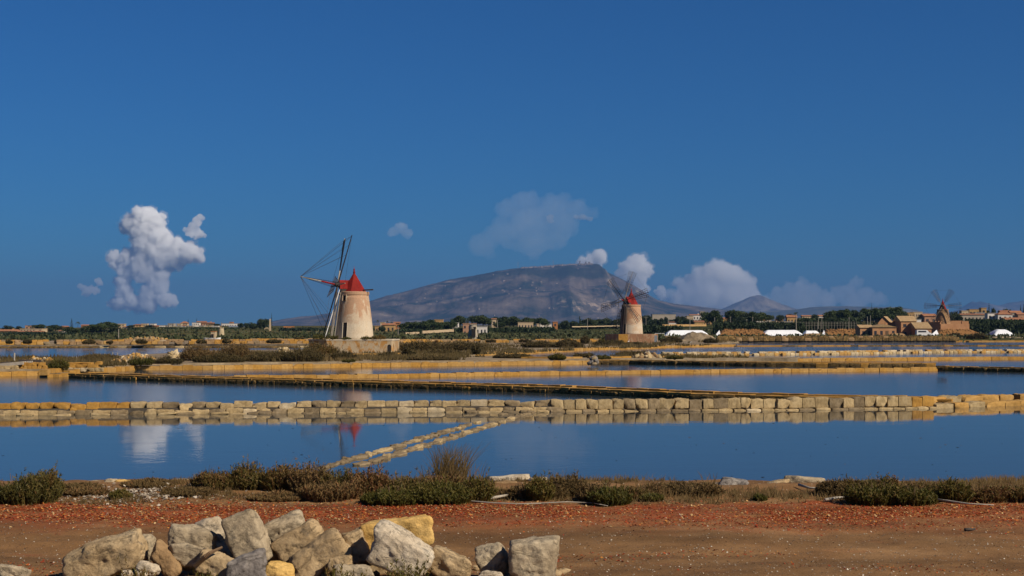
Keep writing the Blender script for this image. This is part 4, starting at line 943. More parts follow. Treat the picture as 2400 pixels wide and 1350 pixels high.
TILE = bpy.data.meshes.new('roof_tile'); TILE.from_pydata(mbt.v, [], mbt.f); TILE.update(); TILE.materials.append(M['tile'])
tiled('tile covered heap between the two big bare white salt heaps', 1684, 1802, 773, 431, 18, 9, 5, (1673, 1690))
tiled('tile covered heap in front of the low red farm shed', 1931, 2042, 773, 434, 18, 9, 6, (1925, 1937))
tiled('long tile covered heap in front of the right windmill yard', 2197, 2304, 772.5, 437, 20, 9, 7, (2178, 2203))
hip('brick_pile', 'dark brick red pile in front of the small white heap', 1884, 1930, 781.5, 425, 5, M['b_brown'], 4, None, seed=8, cat='brick pile', noisy=.1)
hip('brick_pile', 'rounded dark brick pile in front of the tall red farmhouse', 2087, 2128, 781, 415, 9, M['b_brown'], 4, None, seed=9, cat='brick pile', noisy=.2)
hip('earth_mound', 'sandy mound with scrub in front of the widest white heap', 1592, 1694, 780, 300, 42, M['marsh'], 14, None, zb=.2, seed=10, cat='mound', noisy=.35)
hip('earth_mound', 'small grey earth mound beside the white pipe frame', 1540, 1590, 787, 330, 22, M['grey_stone'], 6, None, zb=.2, seed=11, cat='mound', noisy=.15)
hip('earth_mound', 'ochre earth bank at the right edge below the conical salt heap', 2235, 2440, 789, 360, 60, M['marsh'], 8, None, zb=.2, seed=12, cat='mound', noisy=.2)
t = thing('pipe_frame', 'white pipe frame like a goal beside the middle windmill platform', 'frame', G(1546, 794, .4)); D = t.location.y; m = D / F
mb = MB(); zt = H - (781.5 - HY) * m - t.location.z
for a, b in (((-11 * m, 0, -.2), (-11 * m, 0, zt)), ((11 * m, 0, -.2), (11 * m, 0, zt)), ((-11 * m, 0, zt), (11 * m, 0, zt))): mb = MB(); mb.bar(a, b, .06, n=5); mb.build('pipe', M['white_paint'], t)

# ------------------------------------------------------------------ houses
WALLC = {'ochre': (.36, .22, .09), 'cream': (.42, .31, .19), 'white': (.58, .52, .45), 'pink': (.36, .20, .12), 'grey': (.32, .27, .21), 'orange': (.34, .145, .055), 'yellow': (.38, .24, .075), 'terra': None}
HM = {k: (plain('wall_' + k, v, .9, .1, .4) if v else M['yard']) for k, v in WALLC.items()}
M['roof_red'] = earth('red_roof_tiles', [(.3, (.24, .10, .05)), (.6, (.33, .15, .075)), (.8, (.38, .2, .11))], 1.2, bump=.4, bscale=8, fine=.3)
M['roof_tan'] = earth('tan_roof_tiles', [(.3, (.26, .165, .08)), (.55, (.37, .245, .12)), (.8, (.44, .31, .17))], 1.5, bump=.5, bscale=8, fine=.35)
M['roof_grey'] = plain('grey_flat_roof', (.30, .28, .25), .9)
M['pane'] = plain('dark_window', (.035, .035, .04), .3)
HN = 0
def house(label, px0, px1, pyt, D, wall, roof='flat', roofpx=0, nwin=3, rows=1, group=None, depth=None, roofm='roof_red', cat='house', door=False, zdrop=1.0, name='house', gable='side', rz=0.0, base=None):
    m = D / F; w = (px1 - px0) * m; c = W((px0 + px1) / 2, HY, D); zb = fz(c.x, D) - zdrop if base is None else base; zt = H - (pyt - HY) * m; h = max(zt - zb, 1.5)
    dp = depth or min(max(w * .7, 4), 9); t = thing(name, label, cat, (c.x, D, zb), group, rz); wm = HM[wall]
    b = MB(); b.box((0, dp / 2, h / 2), (w, dp, h)); wl = b.build('wall', wm, t); rh = roofpx * m
    if roof == 'flat':
        r = MB(); r.box((0, dp / 2, h + .09), (w + .3, dp + .3, .18)); r.build('roof', M['roof_grey'] if wall in ('white', 'grey') else wm, t)
    else:
        o = .28; x, y0, y1 = w / 2 + o, -o, dp + o
        if roof == 'gable' and gable == 'side':       # ridge parallel to the front: the slope faces the viewer
            V = [(-x, y0, h), (x, y0, h), (x, y1, h), (-x, y1, h), (-x, dp / 2, h + rh), (x, dp / 2, h + rh)]
            fs = [(0, 1, 5, 4), (2, 3, 4, 5), (1, 2, 5), (3, 0, 4), (3, 2, 1, 0)]
        elif roof == 'gable':                         # ridge runs away: the gable faces the viewer
            V = [(-x, y0, h), (x, y0, h), (x, y1, h), (-x, y1, h), (0, y0, h + rh), (0, y1, h + rh)]
            fs = [(0, 4, 5, 3), (1, 2, 5, 4), (0, 1, 4), (2, 3, 5), (3, 2, 1, 0)]
        else:
            k = min(w, dp) * .42; V = [(-x, y0, h), (x, y0, h), (x, y1, h), (-x, y1, h), (-x + k, dp / 2, h + rh), (x - k, dp / 2, h + rh)]
            fs = [(0, 1, 5, 4), (2, 3, 4, 5), (1, 2, 5), (3, 0, 4), (3, 2, 1, 0)]
        r = MB(); r.add(V, fs); ro = r.build('roof', M[roofm], t)
        if w > 6: q = MB(); q.box((w * .25, dp * .6, h + rh * .9), (.7, .6, 1.0)); q.build('chimney', wm, ro)
    fh = min(3.1, h / rows)
    for rw in range(rows):
        for k in range(nwin):
            x = -w / 2 + w * (k + .5) / nwin + rng.uniform(-.06, .06) * w / max(nwin, 1); z = h - fh * (rw + .55); ww = min(1.0, w / nwin * .42); wh = min(1.2, fh * .4)
            if door and rw == rows - 1 and k == nwin // 2:
                q = MB(); q.box((x, -.02, z - .5), (ww * 1.1, .10, wh + 1.0)); q.build('door', M['wood_brown'], wl); continue
            q = MB(); q.box((x, .03, z), (ww, .1, wh)); wi = q.build('window', M['pane'], t)
            fr = MB(); fr.box((x, -.03, z - wh / 2 - .06), (ww + .3, .12, .10)); fr.build('sill', wm, wi)
    return t
# red farm buildings of the salt works
fb = 0.35
house('tall red farmhouse of the salt works with two square windows and tan tiled roof', 2112, 2148, 753, 425, 'terra', 'gable', 13, 2, 2, None, 8.5, 'roof_tan', 'farmhouse', True, 1, 'farmhouse', base=.5)
t = thing('farmhouse_wing', 'dark gable end block joined behind the tall red farmhouse', 'farm building', (xw(2084, 432), 432, .5)); mb = MB(); mm = 432 / F
def gable_end(root, px_pts, D, dep, mat, z0=.5):
    mb = MB(); f = [W(px, py, D) for px, py in px_pts]; V = [(p.x - root.location.x, 0, p.z - root.location.z) for p in f]; n = len(V)
    d = Vector(dep); V += [(x + d.x, y + d.y, z) for x, y, z in V]
    mb.add(V, [tuple(range(n))] + [(i, n + i, n + (i + 1) % n, (i + 1) % n) for i in range(n)] + [tuple(range(2 * n - 1, n - 1, -1))]); return mb.build('wall', mat, root)
gable_end(t, [(2058, 789), (2112, 789), (2112, 757), (2100, 750), (2088, 757), (2071, 741.5), (2058, 757)], 432, (2.2, 9, 0), HM['terra'])
mb = MB(); A = [W(2071, 741, 431.6), W(2087, 756.5, 431.6)]
d = Vector((3.5, 9, 0)); V = [A[0], A[1], A[1] + d, A[0] + d]; mb.add([(p.x - t.location.x, p.y - 432, p.z - .5) for p in V], [(0, 1, 2, 3)]); mb.build('roof', M['roof_tan'], t)
house('low red shed with shallow gable at the left of the salt works buildings', 2045, 2101, 767, 418, 'terra', 'gable', 7, 4, 1, None, 8, 'roof_tan', 'shed', True, 1, 'shed', base=.4, gable='front')
house('low wing with open tiled roof sloping right of the tall red farmhouse', 2147, 2183, 770, 420, 'terra', 'gable', 15, 3, 1, None, 9, 'roof_tan', 'farm building', True, 1, 'farmhouse_wing', base=.4)
house('dark flank annexe left of the low red shed', 2016, 2046, 768, 421, 'terra', 'gable', 7, 2, 1, None, 6, 'roof_tan', 'shed', False, 1, 'shed', base=.4)
house('small pink house with tiled roof just behind the right windmill', 2167, 2196, 741, 520, 'pink', 'gable', 6, 2, 2, None, 7, 'roof_red', 'house')
house('small white box house behind the red farm wing', 2146, 2159, 749, 520, 'white', 'flat', 0, 1)
VG = 'houses of the villages behind the fields'
HS = [  # label, px0, px1, eave y, D, wall, roof, roofpx, nwin, rows
 ('long ochre house at the far left edge with red tiled roof', -12, 36, 776, 640, 'ochre', 'gable', 4, 6, 1),
 ('wide cream farmhouse with a long upper row of windows, far left', 46, 98, 771, 660, 'cream', 'flat', 0, 7, 2),
 ('low veranda house in front of the wide cream farmhouse', 35, 92, 778.5, 640, 'cream', 'gable', 2.5, 5, 1),
 ('pinkish house with a tower like top under the small left palm', 59, 76, 763.5, 720, 'pink', 'flat', 0, 2, 2),
 ('narrow ochre tower house between two left trees', 108, 115, 765.5, 700, 'ochre', 'gable', 1.5, 1, 2),
 ('two tiered orange house left of the tall conifer', 142, 156, 766, 690, 'orange', 'gable', 2.5, 2, 2),
 ('small white gabled house at the end of the left hedge', 137, 150, 776, 660, 'white', 'gable', 2.5, 2, 1),
 ('orange roofed house right of the left palm', 190, 207, 763, 720, 'orange', 'gable', 2.5, 3, 1),
 ('cream apartment house right of the dark left pine mass', 273, 291, 759.5, 700, 'cream', 'flat', 0, 3, 3),
 ('small white house with pale gable at the foot of the cream apartment house', 289, 304, 769, 690, 'white', 'gable', 2, 2, 1),
 ('ochre villa with dark balcony', 312, 331, 761.5, 720, 'ochre', 'hip', 2, 3, 2),
 ('pale cream block beside the ochre villa', 331, 345, 759, 730, 'cream', 'flat', 0, 3, 2),
 ('white modern house with stepped top', 352, 362, 759, 730, 'white', 'flat', 0, 2, 2),
 ('long low white house in the left village', 362, 386, 763, 720, 'white', 'flat', 0, 4, 1),
 ('small orange house under the stepped white house', 356, 368, 766, 700, 'orange', 'gable', 2, 2, 1),
 ('grey house with dark balconies', 387, 397, 762.5, 700, 'grey', 'flat', 0, 2, 2),
 ('pale grey house at the top of the left village', 393, 407, 758.5, 740, 'grey', 'flat', 0, 3, 2),
 ('cream house with flat roof in the village centre', 414, 424, 759, 730, 'cream', 'flat', 0, 2, 2),
 ('house with bright orange hipped roof at the village crest', 423, 439, 757.5, 740, 'cream', 'hip', 4.5, 3, 2),
 ('pale house right below the orange hipped roof', 425, 434, 764, 700, 'white', 'gable', 2, 2, 1),
 ('house with open dark ground floor in the left village', 412, 424, 766.5, 690, 'grey', 'flat', 0, 3, 1),
 ('broad white house with long upper wall at the village crest', 450, 467, 756.5, 745, 'white', 'flat', 0, 4, 2),
 ('dark balconied house below the broad white house', 437, 452, 764, 690, 'grey', 'flat', 0, 3, 2),
 ('tall orange house behind the broad white house', 461, 481, 754.5, 770, 'orange', 'gable', 2, 3, 2),
 ('long red roofed row house at the right of the left village', 470, 499, 757.5, 750, 'pink', 'gable', 2, 5, 2),
 ('dark fronted villa among trees, right of the left village', 466, 477, 763.5, 700, 'grey', 'flat', 0, 3, 1),
 ('small cream house by the vineyard', 480, 496, 763, 710, 'cream', 'flat', 0, 3, 1),
 ('low white row house over the tower stump', 496, 511, 766.5, 700, 'white', 'flat', 0, 4, 1),
 ('white building with rooftop railings far behind the tower stump', 520, 560, 758.5, 900, 'white', 'flat', 0, 7, 1),
 ('reddish block rising behind the white building with railings', 538, 545, 755, 920, 'orange', 'flat', 0, 1, 1),
 ('ochre farmhouse just right of the nearest windmill', 896, 925, 761.5, 560, 'ochre', 'gable', 4, 3, 1),
 ('small ochre shed left of the ochre farmhouse', 879, 888, 764.5, 560, 'ochre', 'flat', 0, 1, 1),
 ('little cream upper house above the ochre farmhouse', 891, 901, 756, 580, 'cream', 'flat', 0, 1, 1),
 ('orange roofed house behind the ochre farmhouse', 923, 936, 757.5, 590, 'orange', 'gable', 3.5, 2, 2),
 ('cream house peeping out of the pines with pinkish roof', 1018, 1038, 749.5, 700, 'ochre', 'flat', 0, 3, 1),
 ('white house with terrace among pines left of the grey tower', 1061, 1074, 757, 560, 'white', 'flat', 0, 2, 2),
 ('two storey pink and white house behind the grey tower', 1085, 1116, 759, 520, 'pink', 'flat', 0, 3, 2),
 ('white annexe right of the grey tower', 1116, 1141, 765.5, 510, 'white', 'flat', 0, 3, 1),
 ('rusty roofed cottage in the pines above the wires', 1152, 1163, 748, 640, 'cream', 'gable', 2, 1, 1),
 ('long cream building with three tall windows by the pines', 1214, 1250, 756, 600, 'cream', 'flat', 0, 5, 1),
 ('cream hut right of the long cream building', 1258, 1268, 759.5, 620, 'cream', 'flat', 0, 2, 1),
 ('low white sheds beside the square orange house', 1266, 1293, 759.5, 610, 'white', 'flat', 0, 4, 1),
 ('square orange house left of the dark poplars', 1296, 1307, 755, 590, 'orange', 'flat', 0, 1, 2),
 ('long grey white factory hall behind the trees, right of the middle windmill', 1529, 1584, 737, 800, 'grey', 'flat', 0, 0, 1),
 ('white stepped building with dark roof above right trees', 1617, 1645, 738.5, 820, 'white', 'gable', 2, 4, 1),
 ('tall grey block half hidden behind trees', 1641, 1652, 730, 900, 'grey', 'flat', 0, 2, 3),
 ('little white house with bright gable among the right hedges', 1568, 1587, 755.5, 640, 'white', 'gable', 1.5, 3, 1),
 ('cream building with upper window band', 1610, 1625, 741, 700, 'cream', 'flat', 0, 3, 1),
 ('low ochre farmhouse with red roof edge', 1628, 1650, 754, 620, 'ochre', 'gable', 2.5, 3, 1),
 ('ochre row with dark openings', 1647, 1673, 750.5, 640, 'ochre', 'gable', 2, 4, 1),
 ('cream house with arched ground floor', 1671, 1693, 749, 620, 'cream', 'flat', 0, 3, 1),
 ('yellow house with sloping roof left of the big right trees', 1693, 1708, 747, 660, 'yellow', 'gable', 3, 1, 1),
 ('white house with bright red roof in front of the trees', 1771, 1791, 751, 640, 'white', 'gable', 4.5, 2, 1),
 ('pale grey barn right of the red roofed white house', 1791, 1808, 748.5, 650, 'grey', 'gable', 2, 1, 1),
 ('cream cottage half hidden by hedges', 1819, 1836, 750, 660, 'cream', 'gable', 2, 2, 1),
 ('house with broad orange upper roof beside the right palm', 1845, 1868, 743.5, 640, 'ochre', 'gable', 5.5, 3, 1),
 ('low ruined wall like house below the orange roof', 1836, 1858, 754.5, 600, 'grey', 'flat', 0, 3, 1),
 ('distant house with dark red roof over the right hedge', 1880, 1902, 741, 780, 'cream', 'gable', 2.5, 3, 1),
 ('white house before the long right pine row', 1918, 1930, 741, 720, 'white', 'gable', 3, 2, 1),
 ('little orange house on top of the green bank behind the farm', 2056, 2067, 738.5, 620, 'orange', 'gable', 2, 2, 2),
 ('cream terrace of houses left of the right windmill', 2126, 2143, 733, 700, 'ochre', 'flat', 0, 3, 2),
 ('white and cream flats beyond the red farmhouse', 2140, 2162, 732, 720, 'cream', 'flat', 0, 4, 2),
 ('long pale low house with broad roof right of the right windmill', 2250, 2310, 738, 600, 'grey', 'gable', 3.5, 7, 1),
 ('cream upper house behind the long pale low house', 2254, 2270, 728.5, 660, 'cream', 'flat', 0, 2, 2),
 ('ochre flats with railing on the ridge', 2272, 2296, 725.5, 680, 'ochre', 'flat', 0, 3, 2),
 ('white upper storey on the long pale house', 2284, 2308, 733.5, 620, 'white', 'flat', 0, 2, 1),
 ('square pale tower house on the ridge at the right', 2300, 2312, 722, 660, 'ochre', 'flat', 0, 1, 2),
 ('white cube house with dark blue shade side', 2315, 2336, 734.5, 590, 'white', 'flat', 0, 2, 2),
 ('white house with broad ochre tiled roof near the right edge', 2339, 2373, 737, 585, 'white', 'hip', 6, 3, 2),
 ('little gabled house above the ochre tiled roof', 2346, 2366, 731, 640, 'cream', 'gable', 4, 1, 1),
 ('pale gabled house with one round window at the right edge', 2369, 2394, 733, 630, 'grey', 'gable', 5, 2, 1),
 ('long house with dark red roof at the right edge', 2357, 2412, 750, 560, 'pink', 'gable', 6, 4, 1),
 ('pink house cut by the right edge', 2386, 2420, 737, 600, 'pink', 'gable', 4, 3, 1),
]
for (lb, a, b, ye, D, wl, rf, rp_, nw, rw) in HS:
    house(lb, a, b, ye, D, wl, rf, rp_, nw, rw, VG, rz=rng.uniform(-.06, .06) if rf == 'flat' else 0)
# plastic greenhouse, garden walls, ruin with arch
t = thing('greenhouse', 'long low grey blue greenhouse roof on the left fields', 'greenhouse', (xw(578, 690), 690, fz(xw(578, 690), 690) - .4)); mm = 690 / F
mb = MB(); wv = 84 * mm
for k in range(6):
    mq = MB(); x0, x1 = -wv / 2 + wv * k / 6, -wv / 2 + wv * (k + 1) / 6 - .05; zt = H - (763.5 - HY) * mm - t.location.z
    pr = [(x0, 0), (x1, 0)]; mq.box(((x0 + x1) / 2, 4, zt / 2), (x1 - x0, 8, zt)); mq.build('bay', plain('grey_blue_plastic', (.20, .22, .26), .5) if k == 0 else bpy.data.materials['grey_blue_plastic'], t)
def gwall(label, px0, px1, pyt, pyt2, D0, D1, mat, th=.3, h=1.6, cat='wall'):
    a, b = W(px0, pyt, D0), W(px1, pyt2, D1); t = thing('garden_wall', label, cat, (a.x, a.y, a.z - h)); n = max(2, int((b - a).length / 6))
    for k in range(n):
        p, q = a.lerp(b, k / n), a.lerp(b, (k + 1) / n); mb = MB(); c = (p + q) / 2; mb.box((c.x - a.x, c.y - a.y, c.z - a.z + h - h / 2), ((q - p).length - .03, th, h), math.atan2(q.y - p.y, q.x - p.x)); mb.build('panel', mat, t)
    return t
gwall('long white garden wall under the pines left of the grey tower', 990, 1063, 775.5, 771.5, 480, 520, HM['cream'], h=.9)
gwall('short white wall stub left of the long white garden wall', 950, 982, 779.5, 777.5, 470, 480, HM['cream'], h=.8)
gwall('long white wall in the fields left of the middle windmill', 1340, 1452, 765, 762.5, 560, 590, HM['cream'], h=.35)
gwall('long brown wall below the cottages right of the middle windmill', 1552, 1655, 760.5, 760, 560, 580, HM['ochre'], h=.8)
gwall('orange brown farm wall on the ridge of the left fields', 664, 690, 764.5, 764.5, 640, 640, HM['orange'], h=1.5)
gwall('short white wall on the left fields beside the lone pole', 272, 301, 783.3, 783.3, 520, 522, M['white_paint'], h=.9)
t = thing('ruined_arch', 'pale ruined arch beside the tall thin araucaria on the left', 'ruin', (xw(627, 560), 560, fz(xw(627, 560), 560) - .3)); mm = 560 / F; zb = t.location.z
mb = MB(); prv = None
for k in range(9):
    a = math.pi * k / 8; p = Vector((-math.cos(a) * .75 * 6.5 * mm - .3, 0, (764 - 759) * mm + math.sin(a) * .7 * 5 * mm)); 
    if prv is not None: mb.bar(prv, p, .28, n=4)
    prv = p
mb.build('arch', HM['cream'], t)
mb = MB(); mb.box((6 * mm, 0, (HY - 752) * mm / 2 + .9), (.7, .8, (HY - 752) * mm + 1.5), 0, .6); mb.build('pillar', HM['cream'], t)
# hut and boat by the tower stump, van by the farm
t = thing('hut', 'little stone hut with dark doorway left of the tower stump', 'hut', G(499.5, 797, .4)); D = t.location.y; mm = D / F
mb = MB(); mb.box((0, .8, .9), (10 * mm, 1.8, 1.9)); mb.build('wall', HM['cream'], t)
mb = MB(); mb.box((-.1, -.12, .85), (.5, .12, 1.0)); mb.build('door', M['black_in'], t); mb = MB(); mb.box((0, .8, 1.92), (11 * mm, 2.0, .14)); mb.build('roof', HM['orange'], t)
t = thing('rowing_boat', 'small white boat lying on the bank in front of the hut', 'boat', G(497, 799.5, .5)); mb = MB()
prof = [(-1.6, .12, .34), (-1.2, .5, .2), (0, .62, .15), (1.1, .48, .2), (1.7, .05, .45)]; V = []
for x, w, z in prof: V += [(x, -w, .62 + (z - .15) * .4), (x, -w * .6, z - .1), (x, w * .6, z - .1), (x, w, .62 + (z - .15) * .4)]
mb.add(V, [(4 * k + j, 4 * k + 4 + j, 4 * k + 5 + j, 4 * k + 1 + j) for k in range(4) for j in range(3)] + [(0, 1, 2, 3), (19, 18, 17, 16)]); mb.build('hull', M['white_paint'], t)
for x in (-.6, .5): mb = MB(); mb.box((x, 0, .5), (.25, 1.1, .06)); mb.build('thwart', M['wood_brown'], t)
t = thing('parked_van', 'white van parked before the low farm wing', 'van', (xw(2164, 405), 405, .75)); 
mb = MB(); mb.add([(-2.1, -.85, .35), (2.1, -.85, .35), (2.1, -.85, 1.0), (1.5, -.85, 1.15), (.9, -.78, 1.85), (-2.0, -.78, 1.9), (-2.1, .85, .35), (2.1, .85, .35), (2.1, .85, 1.0), (1.5, .85, 1.15), (.9, .78, 1.85), (-2.0, .78, 1.9)],
       [(0, 1, 2, 3, 4, 5), (11, 10, 9, 8, 7, 6), (1, 7, 8, 2), (2, 8, 9, 3), (3, 9, 10, 4), (4, 10, 11, 5), (5, 11, 6, 0), (0, 6, 7, 1)]); mb.build('body', M['white_paint'], t)
for x in (-1.4, 1.35):
    for y in (-.8, .8): mb = MB(); mb.bar((x, y - .1, .33), (x, y + .1, .33), .33, n=10); mb.build('wheel', M['black_in'], t)
mb = MB(); mb.box((-.5, -.845, 1.45), (2.2, .06, .4)); mb.build('side_window', M['pane'], t)

# ------------------------------------------------------------------ poles and fences
def pole(label, px, pyb, pyt, D, r=.09, mat='wood_grey', arm=0, group='utility poles and masts'):
    m = D / F; b = W(px, pyb, D); t = thing('utility_pole', label, 'pole', b, group); h = (pyb - pyt) * m
    mb = MB(); mb.bar((0, 0, -.6), (0, 0, h), r, r * .7, 6); mb.build('shaft', M[mat], t)
    if arm: mb = MB(); mb.bar((-arm, 0, h - .2), (arm, 0, h - .2), r * .6, n=4); mb.build('crossarm', M[mat], t)
PL = [('pale pole on the bank below the left pines', 278, 797, 771, 330, .10, 0), ('thin pole left of the factory hall, on the hedges', 1566, 770, 741, 560, .09, .5), ('tall pole with wide crossarm by the cream building', 1617, 772, 743, 480, .10, 1.6), ('thin pole before the arched cream house', 1675, 771, 744, 500, .09, 0),
      ('plain pole in front of the big right trees', 1712, 765, 742, 560, .09, .4), ('lamp like pole left of the red roofed house', 1750, 760, 748, 580, .08, .3), ('thick pole by the red roofed white house', 1764, 757, 743, 560, .10, .4), ('lone pole right of the red roofed white house', 1816, 768, 747, 540, .09, .3),
      ('bright tall pole under the right palm', 1866, 769, 736, 470, .12, 0), ('pole at the left end of the netted orchard', 1918, 767, 743, 500, .09, 0), ('second pole from the left in the netted orchard', 1926, 767, 742, 500, .09, 0), ('lamp pole at the right end of the netted orchard', 1990, 772, 744, 500, .09, .4),
      ('left of two poles before the red shed', 2033, 762, 742, 470, .09, 0), ('right of two poles before the red shed', 2040, 762, 739, 470, .10, 0), ('pole by the white garden wall stub', 933, 783, 764, 450, .10, 0), ('short pole in the pines above the grey tower', 1153, 767, 750, 560, .09, .3), ('thin pole in the pines right of the grey tower', 1166, 765, 750, 560, .09, 0),
      ('lone thin pole before the pines right of the long cream building', 1377, 768, 747, 520, .09, 0), ('pole just left of the middle windmill sails', 1447, 765, 748, 520, .08, 0), ('street lamp pole right of the middle windmill cap', 1514, 765, 742, 480, .08, .7)]
for lb, px, b, tt, D, r, arm in PL: pole(lb, px, b, tt, D, r, 'wood_grey', arm)
t = thing('orchard_fence', 'netted orchard fence of grey posts right of the palm', 'fence', (xw(1870, 480), 480, fz(xw(1870, 480), 480))); mm = 480 / F; z0 = t.location.z
for k in range(22):
    x = k * 6.6 * mm; mb = MB(); mb.bar((x, 0, -.5), (x, 0, H - (754 - HY) * mm - z0), .05, n=4); mb.build('post', M['wood_grey'], t)
for zz in (755, 759, 763):
    mb = MB(); z = H - (zz - HY) * mm - z0; mb.bar((0, 0, z), (21 * 6.6 * mm, 0, z), .022, n=3); mb.build('wire', M['wood_grey'], t)
def post(label, px, pyb, pyt, z=.35, r=.05, tilt=0.0, grp='old posts on the left bank'):
    b = G(px, pyb, z); m = b.y / F; h = (pyb - pyt) * m; mb = MB(); mb.path([(0, 0, -.3), (tilt * h * .5, 0, h * .5), (tilt * h, 0, h)], [r, r * .95, r * .8], 6); o = mb.build('post', M['wood_grey'], None, loc=b); tag(o, label, 'post', grp)
post('tall pale post behind the shelter at the left edge', 33, 852, 827, .35, .07, .04)
for i, (px, a, b_, lb) in enumerate(((235, 838, 828, 'leftmost thin post behind the pinkish rubble heap'), (245, 838, 828, 'short second post behind the pinkish rubble heap'), (264, 840, 825, 'tallest post on the pinkish rubble heap'), (275, 840, 826, 'last post on the right, standing in the pinkish rubble heap'))): post(lb, px, a + 2, b_, .35, .045, rng.uniform(-.05, .05))
# ------------------------------------------------------------------ egrets
def egret(label, px, py, hpx, z=.35):
    b = G(px, py, z); m = b.y / F; s = hpx * m / .85; mb = MB()
    mb.path([(v[0] * s, 0, v[1] * s) for v in ((-.30, .36), (-.20, .40), (-.02, .46), (.10, .52), (.13, .60), (.08, .68), (.07, .76), (.12, .83), (.19, .83), (.30, .80))], [v * s for v in (.015, .07, .11, .075, .035, .026, .024, .036, .022, .004)], 8)
    o = mb.build('egret', M['salt'], None, loc=b, smooth=True); tag(o, label, 'egret', 'white egrets on the far shore')
    for x in (-.02, .06):
        l = MB(); l.path([(x * s, 0, .42 * s), (x * s - .02 * s, 0, .22 * s), (x * s, 0, -.02)], [.014 * s, .01 * s, .012 * s], 5); l.build('leg', M['wood_dark'], o)
egret('tall white egret standing upright below the middle windmill platform', 1473.5, 804.5, 8)
egret('smaller white egret on the shore right of the tall egret', 1619, 805, 5)
# ------------------------------------------------------------------ foliage
M['leaf_pine'] = leafmat('pine_foliage', [(.1, (.020, .036, .012)), (.45, (.042, .064, .018)), (.8, (.085, .100, .028))], .7, .2)
M['leaf_dark'] = leafmat('dark_evergreen_foliage', [(.1, (.016, .028, .013)), (.5, (.034, .052, .020)), (.85, (.070, .084, .030))], .7, .2)
M['leaf_reed'] = leafmat('reed_foliage', [(.1, (.028, .042, .014)), (.5, (.045, .058, .020)), (.85, (.080, .080, .030))], .7, .3)
M['leaf_glass'] = leafmat('glasswort_foliage', [(.12, (.058, .052, .010)), (.4, (.105, .082, .018)), (.6, (.145, .090, .026)), (.78, (.175, .084, .028)), (.92, (.18, .075, .032))], .65, .25)
M['leaf_dry'] = leafmat('dry_shrub_twigs', [(.12, (.080, .056, .020)), (.4, (.135, .086, .030)), (.65, (.185, .115, .043)), (.9, (.22, .100, .038))], .75, .25)
M['leaf_green'] = leafmat('green_shrub_foliage', [(.12, (.054, .054, .008)), (.45, (.092, .080, .012)), (.75, (.135, .092, .020)), (.92, (.17, .086, .026))], .65, .25)
M['leaf_scrub'] = leafmat('salt_marsh_scrub', [(.12, (.044, .038, .012)), (.45, (.086, .062, .022)), (.75, (.135, .094, .036)), (.92, (.175, .112, .044))], .8, .2)
M['bark'] = earth('tree_bark', [(.3, (.055, .042, .03)), (.7, (.11, .085, .06))], 3, bump=.5)

def unit(r, n):
    v = r.normal(0, 1, (n, 3)); return v / np.linalg.norm(v, axis=1, keepdims=True)
def quads(P, size, r, flat=0.0):
    n = len(P); a = unit(r, n); b = unit(r, n); a[:, 2] *= (1 - flat); b = b - a * (a * b).sum(1, keepdims=True); b /= np.linalg.norm(b, axis=1, keepdims=True)
    s = (size * r.uniform(.6, 1.3, n))[:, None]
    V = np.stack([P - a * s - b * s * .6, P + a * s - b * s * .6, P + a * s + b * s * .6, P - a * s + b * s * .6], 1).reshape(-1, 3)
    return V, np.arange(4 * n).reshape(n, 4)
def crown_mesh(name, lobes, n, size, seed, mat):
    r = np.random.RandomState(seed); vol = np.array([l[3] * l[4] * l[5] for l in lobes]) ** .67; pick = r.choice(len(lobes), n, p=vol / vol.sum())
    L = np.array(lobes)[pick]; u = unit(r, n); rad = r.uniform(.55, 1.04, n)[:, None]; P = L[:, :3] + u * rad * L[:, 3:6]
    V, Fa = quads(P, size, r, .3); t = np.repeat(.45 + .22 * r.normal(0, 1, n) + .25 * vnoise(P * 5 + seed, seed), 4)
    return npmesh(name, V, Fa, mat, False, np.clip(t, 0, 1))
def trunk_mesh(h, r0, limbs, seed, lean=.06):
    rr = random.Random(seed); mb = MB(); top = (rr.uniform(-lean, lean), rr.uniform(-lean, lean), h)
    mb.path([(0, 0, -.06), (0, 0, .02), (top[0] * .4, top[1] * .4, h * .5), top], [r0 * 1.5, r0, r0 * .85, r0 * .6], 6)
    for k in range(limbs):
        a = 6.283 * (k + rr.random() * .5) / max(limbs, 1); q = rr.uniform(.18, .36)
        mb.path([top, (top[0] + math.cos(a) * q * .5, top[1] + math.sin(a) * q * .5, h + (.86 - h) * .45), (top[0] + math.cos(a) * q, top[1] + math.sin(a) * q, .84)], [r0 * .55, r0 * .35, r0 * .12], 5)
    me = bpy.data.meshes.new('trunk'); me.from_pydata([tuple(v) for v in mb.v], [], mb.f); me.materials.append(M['bark']); return me
TREES = {'pine': [], 'broad': [], 'cypress': []}
